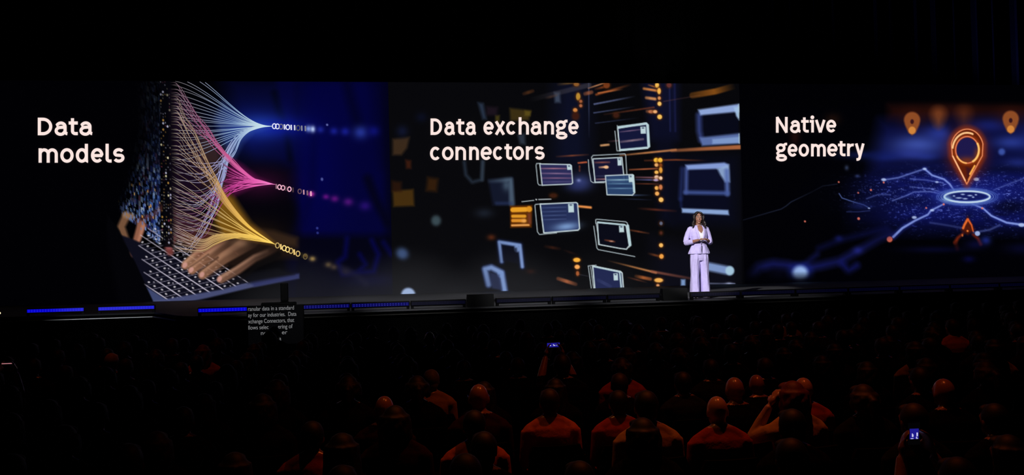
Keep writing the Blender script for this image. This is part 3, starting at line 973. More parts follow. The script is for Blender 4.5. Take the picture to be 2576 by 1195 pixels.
# streaks of light
for q, w_, c_, a_, fd in (
        ([(1480, 222), (1520, 209)], 3, (206, 138, 92), .9, (.6, 1, .9)),
        ([(1330, 252), (1482, 214)], 12, (70, 66, 74), .55, (0, .7, 1)),
        ([(1405, 212), (1450, 206)], 7, (110, 78, 34), .8, (.2, .9, 1)),
        ([(1318, 236), (1340, 229)], 8, (82, 46, 24), .8, (.5, 1, .6)),
        ([(1370, 248), (1400, 240)], 6, (90, 60, 44), .5, (0, 1, .5)),
        ([(1500, 238), (1590, 212)], 5, (150, 74, 34), .9, (.9, .8, 0)),
        ([(1505, 234), (1570, 224)], 3.5, (200, 112, 60), .8, (.9, .9, 0)),
        ([(1498, 224), (1530, 216)], 5, (140, 66, 30), .8, (.3, 1, .5)),
        ([(1472, 236), (1488, 232)], 9, (150, 84, 54), .85, (.6, 1, .7)),
        ([(1495, 262), (1600, 242)], 4, (92, 102, 144), .85, (1, .8, 0)),
        ([(1494, 284), (1600, 268)], 3, (76, 86, 126), .8, (1, .7, 0)),
        ([(1498, 310), (1610, 296)], 2.5, (60, 70, 110), .7, (.9, .6, 0)),
        ([(1520, 288), (1645, 270)], 4, (120, 58, 36), .7, (.2, .8, 1)),
        ([(1620, 223), (1652, 228)], 6, (214, 132, 66), .95, (.8, 1, 1)),
        ([(1632, 214), (1652, 220)], 4, (170, 100, 50), .8, (.5, 1, 1)),
        ([(1626, 246), (1648, 249)], 7, (210, 140, 84), .95, (.7, 1, 1)),
        ([(1628, 280), (1650, 281)], 7, (200, 124, 80), .85, (.5, 1, 1)),
        ([(1670, 255), (1760, 240)], 3, (90, 56, 60), .6, (.8, .5, .6)),
        ([(1742, 240), (1800, 230), (1850, 216)], 15, (150, 86, 24), .85, (.5, 1, 0)),
        ([(1560, 391), (1640, 383), (1700, 377)], (2.5, 5), (226, 146, 86), .95, (.6, 1, .8)),
        ([(1690, 379), (1780, 374), (1864, 370)], (7, 11), (178, 104, 62), .95, (.6, .9, 1)),
        ([(1400, 394), (1480, 389)], 4, (150, 76, 44), .7, (.2, 1, .2)),
        ([(1455, 410), (1475, 408)], 4, (196, 92, 56), .9, (.9, 1, 1)),
        ([(1458, 418), (1458, 430)], 4, (140, 60, 36), .7, (1, .6, .8)),
        ([(1512, 366), (1531, 364)], 4.5, (240, 176, 118), .95, (.9, 1, .9)),
        ([(1530, 356), (1590, 351)], 4, (110, 72, 80), .7, (.2, 1, .2)),
        ([(1622, 404), (1700, 402), (1780, 404)], 4, (140, 66, 34), .75, (.5, 1, 0)),
        ([(1584, 427), (1654, 424)], 3.5, (190, 100, 60), .85, (.6, 1, .8)),
        ([(1600, 446), (1654, 447)], 4, (150, 96, 110), .85, (.5, .8, 1)),
        ([(1600, 452), (1664, 453)], 2.5, (120, 120, 190), .8, (.5, 1, .6)),
        ([(1600, 462), (1656, 463)], 3, (130, 64, 40), .7, (.5, 1, .6)),
        ([(1455, 519), (1486, 522)], 5.5, (246, 152, 78), 1, (.9, 1, 1)),
        ([(1600, 524), (1700, 531)], 5, (112, 48, 32), .75, (0, 1, .2)),
        ([(1590, 491), (1640, 491)], 4, (70, 90, 130), .7, (1, .5, 0)),
        ([(1560, 500), (1640, 503)], 2, (50, 60, 100), .6, (.2, 1, .2)),
        ([(1580, 578), (1632, 587)], 4, (124, 64, 38), .8, (.4, 1, .3)),
        ([(1530, 656), (1590, 671), (1650, 686)], (2, 5), (228, 148, 84), .95, (.1, .8, .9)),
        ([(1640, 683), (1735, 700)], 6, (150, 84, 66), .8, (1, .7, .4)),
        ([(1600, 695), (1636, 702)], 8, (180, 98, 48), .9, (.3, 1, .7)),
        ([(1580, 698), (1626, 710)], 4, (96, 50, 34), .8, (.3, 1, .2)),
        ([(1404, 701), (1448, 715)], 9, (178, 100, 62), .9, (.5, 1, .4)),
        ([(1372, 620), (1408, 626)], 7, (66, 30, 18), .7, (.3, 1, .3)),
        ([(1420, 630), (1450, 640)], 5, (40, 20, 16), .7, (.3, 1, .3)),
        ([(1455, 690), (1500, 699)], 2, (90, 90, 110), .6, (.8, .6, .3)),
        ([(1632, 638), (1660, 645)], 5, (120, 62, 32), .8, (.2, 1, 1)),
        ([(1775, 713), (1848, 714)], 4, (110, 118, 150), .8, (.9, .6, 1))):
    p.line(q, w_, c_, a_, 4.0 if (w_[1] if isinstance(w_, tuple) else w_) > 4 else 2.4, fade=fd)
p.blob(1460, 458, 30, 20, (62, 74, 140), .75)
p.blob(1456, 454, 5, 4, (150, 160, 220), .7)
p.blob(1450, 470, 26, 12, (40, 48, 104), .5)


def card(front, back, fill, tagq, lines=(), w_=3.0, thick=None, glow=None):
    col = (196, 212, 216)
    p.poly(front, fill, .92, 3)
    if glow: p.blob(*glow)
    for (a, b, c_, lw, la) in lines: p.line([a, b], lw, c_, la, 2.2, fade=(.5, 1, .6))
    for bk in back: p.line(bk, 2.2, (176, 190, 196), .9, 1.4)
    p.line(list(front) + [front[0]], w_, col, .97, 1.6)
    if thick:
        for q, tw in thick: p.line(q, tw, (184, 210, 216), .97, 2)
    x0, y0, x1, y1 = tagq
    p.poly([(x0, y0), (x1, y0 - .5), (x1 + 1, y1), (x0 + 1, y1 + .5)], (196, 220, 224), .95, 2)
    p.disc((x0 + x1) / 2, y0 + 3, (x1 - x0) * .26, 1.8, (50, 60, 90), .8, 1.6)


card([(1359, 513.5), (1449, 509.5), (1453, 512), (1458, 575), (1454, 579), (1368, 586)], [[(1362, 513), (1348, 514), (1345.5, 517), (1352, 583), (1357, 590), (1400, 586)]], (40, 52, 96), (1429, 513, 1443, 534),
     [((1362, 518 + 5 * k), (1424, 516 + 5 * k), (88, 104, 150) if k % 2 else (24, 30, 66), 1.8, .7) for k in range(8)], glow=(1425, 570, 30, 10, (130, 165, 215), .85, -6))
card([(1358, 412.5), (1434, 414), (1437.5, 417), (1440.5, 460), (1437, 463), (1364, 466)], [[(1360, 411), (1350, 411.5), (1348.5, 416), (1353, 461), (1356, 465.5), (1364, 466)]], (46, 46, 92), (1426, 415, 1437, 427),
     [((1361, 424), (1424, 424), (190, 126, 140), 3, .85), ((1361, 436), (1438, 437), (150, 116, 150), 3.4, .8), ((1362, 448), (1438, 448), (150, 104, 132), 3, .8), ((1363, 458), (1438, 457), (90, 84, 130), 3, .7)], w_=2.6)
card([(1554, 323), (1624, 309.5), (1628, 312), (1633.5, 368), (1629, 373), (1559, 379)], [[(1547, 330), (1549, 350), (1552, 379.5), (1560, 379.5)], [(1553, 316), (1556, 345), (1560, 376)]], (20, 24, 60), (1611, 319, 1624, 336),
     [((1560, 332), (1610, 326), (130, 100, 130), 3, .8), ((1562, 357), (1618, 350), (160, 130, 140), 5, .75)], thick=[([(1556, 320), (1626, 311)], 6), ([(1629, 315), (1632, 368)], 7), ([(1562, 377), (1628, 371)], 4.5)])
card([(1491.6, 399.7), (1564.5, 396), (1570.5, 455), (1497, 458.5)], [[(1497, 459.5), (1494, 430), (1488, 396), (1492, 391), (1572, 387), (1574, 391), (1578, 456), (1540, 459)], [(1480, 402), (1482, 430), (1486.5, 456), (1492, 459.5), (1520, 459.5)]], (22, 22, 52), (1553, 398, 1563, 416),
     [((1497, 409), (1533, 408), (150, 84, 74), 4, .8), ((1508, 421), (1528, 420), (240, 176, 130), 4.5, .9), ((1500, 451), (1556, 450), (190, 130, 130), 3.4, .85), ((1500, 443), (1566, 442), (90, 96, 130), 2, .7)], w_=2.6)
p.disc(1525, 420.5, 6, 4, (245, 190, 140), .95, 3)
card([(1523, 442), (1591, 439), (1594, 441), (1597, 484), (1591, 491), (1527, 490)], [], (44, 70, 112), (1581, 441, 1592, 458),
     [((1528, 453), (1590, 452), (150, 190, 205), 3.4, .85), ((1530, 462), (1592, 462), (110, 150, 180), 3, .7), ((1530, 468), (1592, 468), (30, 44, 84), 3, .8), ((1530, 474), (1592, 474), (120, 160, 190), 2.6, .7)], w_=2.6, thick=[([(1592, 442), (1595, 482)], 5)])
card([(1503, 560), (1571, 565), (1575, 568), (1583, 618), (1576, 627), (1560, 625), (1506, 615)], [[(1499, 562), (1498.5, 553), (1502, 551.5), (1574, 558), (1578, 561), (1586, 618), (1582, 622)], [(1493.7, 569), (1501.5, 624), (1505, 628), (1597, 645.5)], [(1500, 562), (1508, 614)]], (10, 11, 24), (1557, 568, 1569, 584),
     [((1522, 604), (1546, 608), (150, 74, 44), 4, .8), ((1534, 607), (1542, 607), (220, 170, 150), 3, .8)], w_=2.8, thick=[([(1579, 568), (1585, 616)], 7), ([(1504, 559), (1572, 566)], 4)])
card([(1491, 669), (1561, 683), (1565, 687), (1570, 745), (1498, 745)], [[(1480, 670), (1490, 745)], [(1486, 672), (1496, 745)], [(1480, 669), (1500, 667)]], (32, 40, 84), (1543, 688, 1554, 705),
     [((1505, 705), (1535, 720), (56, 64, 110), 8, .6)], w_=3.4, thick=[([(1559, 686), (1565, 745)], 4), ([(1494, 671), (1560, 685)], 3)])
p.line([(1313, 507.5), (1343, 504)], 2.2, (176, 188, 190), .9, 1.5)
p.disc(1349, 502, 1.8, 1.8, (220, 226, 230), .95, 1.4)
p.line([(1355, 502), (1386, 501)], 2.4, (200, 210, 214), .85, 1.5)
p.line([(1545, 590 - 30), (1546, 560)], .1, (0, 0, 0), 0.0)
# big blurred frames on the right
bl = (146, 170, 222)
p.poly([(1756, 278), (1858, 262), (1858, 362), (1766, 366)], (7, 9, 24), .9, 4)
p.line([(1758, 290), (1759, 330), (1764, 352)], 13, (54, 68, 130), .85, 12)
p.poly([(1756, 276), (1859, 261.5), (1859, 281), (1762, 290)], bl, .97, 6)
p.poly([(1846, 270), (1859, 268), (1859, 302), (1852, 292)], (160, 190, 226), .95, 5)
p.poly([(1760, 346), (1860, 335.5), (1860, 360.5), (1766, 367)], (92, 114, 172), .95, 7)
p.poly([(1792, 350), (1860, 344), (1860, 360), (1792, 362)], (130, 158, 208), .85, 5)
p.line([(1858, 263), (1858, 296)], 2.5, (180, 206, 220), .8, 2)
p.line([(1859, 337), (1859.5, 360)], 2.5, (180, 206, 220), .8, 2)
p.poly([(1723, 414), (1826, 409), (1834, 420), (1832, 488), (1722, 488)], (12, 15, 40), .85, 8)
p.line([(1716, 425), (1712, 500)], 10, (34, 46, 100), .7, 10)
p.line([(1727, 424), (1726, 484)], 9, (72, 90, 156), .8, 8)
p.poly([(1724, 415), (1822, 409), (1832, 413), (1832, 424), (1730, 427)], (136, 160, 220), .96, 6)
p.poly([(1804, 424), (1834, 414), (1836, 458), (1824, 458), (1812, 440)], (146, 172, 214), .9, 7)
p.line([(1828, 430), (1830, 488)], 11, (84, 106, 172), .85, 9)
p.line([(1724, 484), (1830, 486)], 10, (66, 86, 150), .85, 8)
p.line([(1712, 500), (1714, 520)], 5, (30, 44, 100), .6, 8)
p.poly([(1715, 524), (1832, 528.5), (1834, 541), (1716, 535)], (140, 168, 216), .97, 5)
p.line([(1784, 671), (1834, 681)], 21, (128, 154, 204), .95, 8)
p.disc(1836, 681, 11, 11.5, (164, 198, 218), .95, 6)
p.poly([(1713, 703), (1724, 703), (1724, 719), (1713, 719)], (124, 154, 202), .95, 5)
p.blob(1834, 713, 8, 3, (150, 158, 190), .8)
# amber lamps
am = (246, 188, 84)
for x_, y_, a, b, c_, k in (
        (1653, 214, 5, 6.5, am, 1), (1658, 229, 4.5, 8, (246, 180, 80), 1), (1658.5, 247, 4, 4.5, (230, 150, 90), .9), (1659, 261, 5, 5.5, (246, 192, 100), 1), (1659.5, 294, 6, 6, (246, 192, 90), 1), (1638, 281, 7, 4, (200, 120, 80), .8), (1648, 281, 5, 4, (246, 180, 120), .95),
        (1651, 403, 6.5, 6, (250, 190, 60), 1), (1661, 403, 5.5, 6, (248, 186, 60), 1), (1651.5, 415, 5, 4.5, (246, 180, 110), .95), (1662, 416, 4, 5, (160, 80, 30), .8), (1662, 428, 4.5, 7.5, (240, 166, 60), .95), (1651.5, 433.5, 5, 4.5, (246, 186, 90), 1),
        (1652, 446, 6, 5, (246, 200, 170), 1), (1662, 448, 4.5, 4.5, (250, 206, 170), 1), (1650, 453, 6, 3, (200, 180, 230), .8), (1652, 473, 5, 5, (248, 180, 90), 1), (1662, 471, 4.5, 6.5, (220, 130, 80), .9), (1653, 487, 5.2, 5.2, (240, 170, 90), 1), (1663, 502.5, 6, 6, (246, 190, 100), 1),
        (1663, 562, 4, 4.5, (110, 120, 150), .8), (1663, 586, 3.5, 4, (90, 44, 34), .8), (1663, 617, 5.2, 5.2, (246, 186, 96), 1), (1664, 645, 5.5, 6, (240, 160, 70), 1), (1657, 705, 11, 5.5, (240, 174, 84), 1), (1655, 718, 4, 3.6, (220, 150, 100), .95),
        (1451, 654, 9, 5.5, (250, 176, 60), 1), (1452, 671.5, 6.5, 5.5, (250, 170, 90), 1), (1453, 688, 4, 6, (180, 96, 50), .9), (1454.5, 243, 5.5, 9.5, (190, 140, 50), .95), (1461, 255, 4, 4, (180, 100, 60), .9), (1461, 266, 4, 4, (190, 110, 70), .9), (1447, 277, 5.5, 5, (220, 140, 70), .95), (1448, 292, 8, 9, (66, 26, 14), .7),
        (1450, 212, 7, 5, (150, 96, 44), .9), (1526, 214, 8, 8, (130, 62, 28), .8), (1683, 214, 6, 6, (110, 50, 44), .8), (1550, 290, 7, 6, (70, 32, 22), .7), (1392, 492, 9, 5, (70, 32, 18), .7)):
    p.disc(x_, y_, a + 3.5, b + 3.5, (90, 40, 6), .45 * k, 7)
    p.disc(x_, y_, a, b, c_, k, 3.0)
# the picture stops a little short of the joint
p.poly([(1861, 180), (1900, 180), (1908, 760), (1868, 760)], (4, 4, 7), 1, 4)
p.poly([(1100, 185), (1860, 195), (1860, 208), (1100, 205)], (6, 6, 9), .5, 8)
p.build(s2)
words(s2, [
    (7.1, 33.4, 41.4, row('Data', [(1083, 1112), (1117.6, 1145.4), (1147.7, 1167.8), (1171, 1198.6)], 339.6, 339)),
    (7.1, 33.4, 41.4, row('exchange', [(1216, 1242.2), (1244.6, 1270.4), (1273, 1299.4), (1304.6, 1330.4), (1334.8, 1363.6), (1368, 1393.4), (1398, 1427.4), (1429.4, 1455.6)], 339, 337.9)),
    (7.1, 33.6, 41.4, row('connectors', [(1081.7, 1108.8), (1111.8, 1140.9), (1145.7, 1172.2), (1180, 1204.6), (1209, 1237.4), (1239.9, 1266.4), (1268.7, 1287.8), (1290, 1318), (1322.7, 1342.8), (1344.6, 1369.9)], 403, 401.6))])

# ---- slide 3
s3 = screen(2, 'LED screen reading Native geometry above a glowing blue map with orange pin')
p = Slide(XB[2], XB[3], STEP)
p.C[:] = (1, 1, 4)
X, Y = p.X, p.Y
ALL = (slice(None), slice(None))


def noise2(sx, sy, seed, oct_=3):
    rg = np.random.default_rng(seed)
    out = np.zeros(X.shape)
    for o_ in range(oct_):
        g = rg.random((160, 400))
        u, v = X / sx * 2 ** o_ % 399, Y / sy * 2 ** o_ % 159
        i, j = u.astype(int), v.astype(int)
        fu, fv = u - i, v - j
        fu, fv = fu * fu * (3 - 2 * fu), fv * fv * (3 - 2 * fv)
        i2, j2 = (i + 1) % 400, (j + 1) % 160
        out += (g[j, i] * (1 - fu) * (1 - fv) + g[j, i2] * fu * (1 - fv) + g[j2, i] * (1 - fu) * fv + g[j2, i2] * fu * fv) / 2 ** o_
    return out / 1.75


p.poly([(2235, 262), (2720, 262), (2720, 300), (2235, 300)], (46, 13, 10), .55, 26)
p.poly([(2215, 305), (2720, 292), (2720, 440), (2190, 440)], (11, 15, 66), .85, 46)
for x_, y_, a, b, c_, k in ((2310, 364, 66, 24, (64, 84, 172), .85), (2290, 388, 50, 16, (46, 60, 150), .7), (2366, 336, 40, 20, (44, 60, 154), .75), (2230, 395, 40, 14, (24, 36, 116), .7), (2426, 372, 44, 26, (32, 40, 128), .6), (2545, 358, 44, 16, (44, 62, 150), .8), (2490, 315, 50, 16, (24, 34, 112), .7),
                          (2560, 412, 34, 14, (38, 52, 140), .7), (2620, 350, 60, 30, (30, 44, 130), .7), (2360, 405, 70, 9, (8, 10, 44), .8), (2260, 412, 60, 10, (8, 10, 44), .6), (2400, 315, 18, 30, (10, 8, 36), .7), (2540, 430, 60, 16, (6, 8, 34), .8), (2330, 395, 30, 10, (40, 56, 150), .5)):
    p.blob(x_, y_, a, b, c_, k)
p.blob(2520, 382, 9, 9, (66, 92, 180), .85, p=4)
p.blob(2170, 390, 60, 10, (14, 22, 76), .7)
p.blob(2130, 422, 5, 6, (60, 74, 110), .7)
p.blob(2157, 443, 6, 4, (60, 76, 130), .7)
# the map plain
pl = np.clip((Y - 425) / 22, 0, 1) * np.clip((Y - (560 - (X - 1880) * .18) + 90) / 40, 0, 1)
pl *= np.clip((606 - Y) / 60, 0, 1) * np.clip((X - 2110) / 190, 0, 1)
n1, n2 = noise2(46, 15, 21), noise2(7, 3.2, 22, 2)
p.put(ALL, .95 * pl, (11, 15, 78))
p.put(ALL, np.clip((n1 - .52) * 4, 0, 1) * pl * .8, (5, 6, 34))
p.put(ALL, np.clip((n1 - .62) * -5, 0, 1) * np.clip((n2 - .55) * 5, 0, 1) * pl * .9, (56, 70, 168))
near = np.exp(-((X - 2430) / 190) ** 2 - ((Y - 488) / 50) ** 2)
p.put(ALL, near * .55, (26, 36, 136))
p.put(ALL, np.clip((n2 - .60) * 7, 0, 1) * near * .9, (120, 138, 220))
p.blob(2545, 520, 50, 18, (4, 5, 24), .75)
p.blob(2290, 505, 70, 14, (6, 8, 40), .6)
for k in range(1100):
    h_ = RNG.random(4)
    x_ = 2430 + (h_[0] + h_[1] - 1) * 330
    y_ = 492 + (h_[2] - .5) * 130 * max(.25, 1 - abs(x_ - 2430) / 460)
    if x_ > 2690: continue
    p.disc(x_, y_, 1.1, .9, (96, 116, 205), .12 + .5 * h_[3] ** 2, 1.8)
# roads of light
pb = (128, 148, 220)
for q, w_, a_ in (([(2223, 453), (2260, 447), (2284, 439), (2310, 430), (2326, 425)], 4, .55), ([(2326, 425), (2345, 441), (2375, 451), (2389, 463), (2400, 479)], 4.5, .9),
                  ([(2374, 513.5), (2342, 529.6), (2334, 540), (2302, 555), (2270, 574), (2247, 596)], (3.5, 6), .9), ([(2446, 513.5), (2473, 524), (2494, 543), (2532, 560), (2575, 566), (2640, 575)], (4, 6), .95),
                  ([(2245, 505), (2275, 494), (2300, 483), (2340, 482), (2362, 486)], 3, .5), ([(2290, 450), (2330, 453), (2372, 460)], 3, .4), ([(2290, 470), (2340, 475), (2370, 484)], 2.5, .4),
                  ([(2500, 478), (2540, 462), (2600, 440)], 3, .35), ([(2450, 585), (2490, 578), (2515, 566)], 5, .3), ([(2340, 560), (2390, 568), (2430, 575)], 5, .2), ([(2180, 500), (2210, 489), (2240, 490)], 2.5, .35)):
    p.line(q, tuple(v * 2.4 for v in w_) if isinstance(w_, tuple) else w_ * 2.4, (40, 54, 160), a_ * .5, 8)
    p.line(q, w_, pb, a_, 2.4)
p.line([(1868, 554), (1930, 536), (1965, 526), (1978, 518), (1990, 508), (2040, 484), (2070, 468), (2106, 463)], 2.2, (50, 60, 92), .6, 2.2, fade=(.5, .8, 1, .3, .7))
p.line([(2111, 487), (2118, 498), (2150, 509), (2172, 515), (2188, 524)], 2.4, (84, 104, 172), .8, 2.2)
p.line([(2130, 533), (2160, 533), (2188, 530)], 2.2, (54, 66, 130), .6, 2.2)
p.blob(2165, 517, 30, 10, (24, 34, 96), .6)
for x_, y_, r_ in ((2326, 425, 5), (2223, 452, 6), (2357, 458, 4), (2456, 451, 7), (2345, 529, 5), (2300, 547, 6), (2570, 566, 8), (2186, 524, 2.5)):
    p.disc(x_, y_, r_, r_ * .6, (176, 194, 236), .85, 3)
# ring under the pin
def ring(rx, ry, w_, c_, a_): p.line(arc(2433, 495, rx, ry, 0, 360, 60), w_, c_, a_, 2.2)


p.disc(2433, 495, 86, 26, (36, 52, 150), .55, 14)
for rx, ry, c_ in ((66, 18.5, (120, 150, 215)), (72, 20.5, (84, 110, 190)), (77, 22, (74, 98, 180))): ring(rx, ry, 1.8, c_, .75)
ring(57, 14, 9, (70, 100, 190), .6)
ring(57, 14, 4.6, (196, 218, 236), 1)
p.disc(2433, 494, 50, 10.5, (16, 22, 84), .8, 4)
for x_, y_, a in ((2422, 489, 5), (2440, 492, 6), (2412, 498, 8), (2428, 500, 6), (2448, 496, 3), (2455, 490, 3), (2400, 493, 3)):
    p.disc(x_, y_, a, 1.8, (170, 190, 230), .85, 2.4)
p.blob(2382, 500, 12, 8, (150, 190, 220), .6)
# pins
for x_, y_, s_, k, so in ((2294.5, 300, 1, .95, 5), (2542.5, 297, 1, .95, 5), (2361, 286, .85, .62, 24), (2425, 284, .8, .3, 30)):
    p.blob(x_, y_ - 4, 34 * s_, 26 * s_, (70, 24, 10), .45)
    q = arc(x_, y_ + 2 * s_, 20.5 * s_, 20.5 * s_, 175, 365, 22) + [(x_ + 18 * s_, y_ + 14 * s_), (x_ + 9 * s_, y_ + 34 * s_), (x_, y_ + 40 * s_), (x_ - 9 * s_, y_ + 34 * s_), (x_ - 18 * s_, y_ + 14 * s_)]
    p.poly(q, (146, 78, 38), k, so)
    if so < 9:
        p.disc(x_, y_ + 28, 9, 9.5, (216, 138, 62), .9, 4)
        p.disc(x_, y_ + 6, 4.5, 6, (50, 18, 26), .95, 3)
cxp, cyp = 2433, 375
body = arc(cxp, cyp, 41, 50, 195, 345, 30)
body = [(cxp + (a - cxp), b) for a, b in body]
outl = [(2432, 463)] + [(2396, 392)] + body + [(2471, 392)] + [(2432, 463)]
p.blob(2433, 385, 54, 66, (120, 30, 4), .6, p=4)
p.line(outl, 16, (190, 66, 8), .55, 14)
p.poly(outl[:-1], (96, 28, 6), .85, 3)
p.line(arc(cxp, 377, 29, 33, 0, 360, 50), 10, (190, 78, 14), .55, 8)
p.disc(cxp, 377, 27, 31, (26, 24, 78), .95, 4)
p.blob(2432, 404, 26, 10, (140, 56, 14), .7)
p.blob(2458, 390, 8, 18, (150, 60, 10), .6)
p.poly([(2430, 420), (2445, 424), (2434, 450)], (40, 16, 40), .6, 6)
oc = (250, 168, 108)
p.line(outl, 2.8, (232, 138, 92), .98, 1.6)
p.line(arc(cxp, 377, 29, 33.5, 0, 360, 50), 2.8, (232, 128, 90), .98, 1.6)
p.line(arc(cxp, 378, 37, 44, 188, 292, 24), 4.6, (255, 200, 140), 1, 1.8)
p.line(arc(cxp, 377, 29.5, 33.5, -28, 60, 20), 5, (255, 196, 110), 1, 1.8)
p.line(arc(cxp, 377, 29, 33.5, 95, 150, 14), 4, (252, 180, 100), 1, 1.8)
p.line([(2397, 393), (2428, 454)], 3.6, (255, 190, 140), .95, 1.8)
p.line([(2452, 417), (2440, 438)], 4, (255, 178, 80), 1, 1.8)
p.line([(2448, 428), (2436, 452)], 2.5, (240, 150, 70), .9, 1.8)
# mirrored tip, balls and sparks
p.poly([(2434, 544), (2452, 578), (2434, 590), (2418, 580)], (86, 24, 6), .9, 8)
p.line([(2434, 552), (2426, 566), (2423, 574)], 5.5, (232, 108, 44), .98, 2.5)
p.line([(2435, 552), (2444, 566), (2448, 582)], (5, 3), (222, 96, 40), .95, 2.5)
p.disc(2434, 581, 2.5, 2.5, (240, 130, 60), .9, 2)
p.line([(2422, 588), (2410, 598), (2403, 610)], (5, 9), (120, 36, 14), .9, 6)
p.line([(2448, 590), (2460, 600), (2467, 614)], (6, 8), (110, 30, 14), .85, 6)
p.line([(2404, 612), (2408, 626)], 8, (50, 12, 10), .7, 8)
p.disc(2421, 592, 2.2, 3.2, (220, 110, 50), .8, 2)
p.disc(2459, 587.5, 6.5, 6, (156, 176, 224), .98, 3)
p.blob(2480, 605, 12, 10, (28, 44, 140), .8)
p.blob(2437, 652, 14, 8, (8, 8, 60), .8)
p.blob(2455, 615, 26, 12, (12, 14, 66), .6)
p.blob(2350, 628, 70, 8, (7, 8, 44), .7)
p.blob(2570, 625, 40, 14, (8, 9, 44), .7)
p.disc(2238, 602, 7, 7, (240, 126, 96), .98, 3)
p.disc(2238, 602, 9, 9, (120, 30, 20), .3, 5)
for x_, y_, r_ in ((2025, 557, 2.4), (2160, 550, 3.4), (2110, 458, 2.2), (2191, 478, 2.6), (2223, 459, 2.4), (2159, 485, 2), (2330, 523, 2.2), (2471, 524, 2.6), (2374, 514, 2.6)):
    p.disc(x_, y_, r_, r_, (236, 120, 100), .85, 2.4)
p.line([(1885, 700), (1910, 672), (1945, 664), (1985, 668), (2012, 678), (2065, 668), (2112, 657), (2160, 630), (2210, 602), (2240, 588)], (22, 14), (24, 29, 108), .75, 20, fade=(.1, .9, 1, 1, .9, .9, .8, .7))
p.line([(2020, 668), (2055, 640)], 12, (18, 22, 86), .6, 14)
p.line([(2060, 625), (2110, 605), (2170, 590), (2230, 575)], 12, (14, 18, 80), .5, 16)
p.blob(2110, 600, 10, 8, (20, 26, 96), .7)
p.blob(2158, 630, 12, 9, (34, 40, 132), .7)
p.line([(2118, 662), (2135, 682), (2155, 668)], 16, (18, 22, 96), .7, 16)
p.disc(2013, 687, 30, 26, (22, 34, 120), .8, 24)
p.disc(2013, 687, 19, 18, (156, 188, 238), .95, 16)
p.blob(1960, 690, 30, 20, (7, 7, 26), .6)
p.poly([(1860, 700), (2700, 664), (2700, 740), (1860, 740)], (1, 1, 4), .85, 22)
p.poly([(1860, 180), (2720, 180), (2720, 262), (2240, 256), (1860, 290)], (1, 1, 3), .9, 14)
p.blob(2000, 345, 12, 18, (36, 14, 12), .8)
p.blob(2095, 300, 18, 14, (34, 16, 10), .7)
p.build(s3)
words(s3, [
    (6.7, 31.4, 39.6, row('Native', [(1951.6, 1981), (1986.9, 2014.6), (2015, 2034), (2036.6, 2047), (2049.6, 2076.4), (2078, 2103.4)], 334, 332.8)),
    (6.7, 31.6, 39.6, row('geometry', [(1951.6, 1979.6), (1981, 2006), (2008.7, 2034.6), (2039.8, 2076.8), (2080.5, 2106.8), (2107.7, 2126.4), (2130.5, 2149), (2150, 2174.6)], 394.2, 392.6))])

# ------------------------------------------------------------------ battens along the stage edge
def batten(x0, x1, y, level, label, group):
    """raised LED bar on two feet: level 2 bright, 1 faint, 0 nearly dark, imitating lenses seen off-axis"""
    L = x1 - x0
    t = tag(empty('led_batten', ((x0 + x1) / 2, y, ZS)), label, 'stage light', group)
    core, body = (('led_core_dimmest', 'led_blue_dimmest'), ('led_core_dim', 'led_blue_dim'), ('led_core', 'led_blue'))[level]
    MB().box((0, 0.05, 0.098), (L, 0.09, 0.108), b=0.008).build('housing', 'black_plastic', t)
    MB().box((0, 0.002, 0.098), (L - 0.03, 0.012, 0.062)).build('lens_panel', body, t)
    n = int(L / 0.052)
    lm = MB()
    for k in range(n):
        for dz in (-0.014, 0.014):
            a = (k + .5 - n / 2) * (L - 0.05) / n
            lm.tube([(a, -0.002, 0.098 + dz), (a, -0.009, 0.098 + dz)], 0.0052, 6)
    tag(lm.build('lens', core, t), kind='stuff')
    for sx in (-1, 1):
        MB().box((sx * (L / 2 - 0.03), 0.05, 0.023), (0.05, 0.09, 0.046)).build('foot', 'black_plastic', t)
    return t


for a, b in ((-6.26, -5.18), (-4.93, -3.84)):
    batten(a, b, 20.86, 2, 'bright blue LED batten on the set-back stage wing before the stage corner', 'battens on the stage wing')
batten(-2.70, -1.62, 18.66, 2, 'bright blue LED batten between the stage corner and caption monitor', None)
batten(-1.07, 0.02, 18.66, 1, 'blue LED batten half hidden behind the caption monitor', None)
batten(0.04, 1.12, 18.66, 1, 'faint blue LED batten next along from the caption monitor', None)
DARK = 'nearly dark LED batten lying along the stage edge'
for a, b in ((1.14, 2.18), (2.75, 3.82), (3.84, 4.91), (4.93, 5.98), (6.61, 7.63), (7.65, 8.78), (8.80, 9.91), (9.93, 11.03), (11.05, 12.15), (12.17, 13.27), (13.29, 14.39)):
    batten(a, b, 18.66, 0, 'dark LED batten in front of the shoes of the presenter' if a == 6.61 else DARK, None if a == 6.61 else 'dark battens on the stage edge')


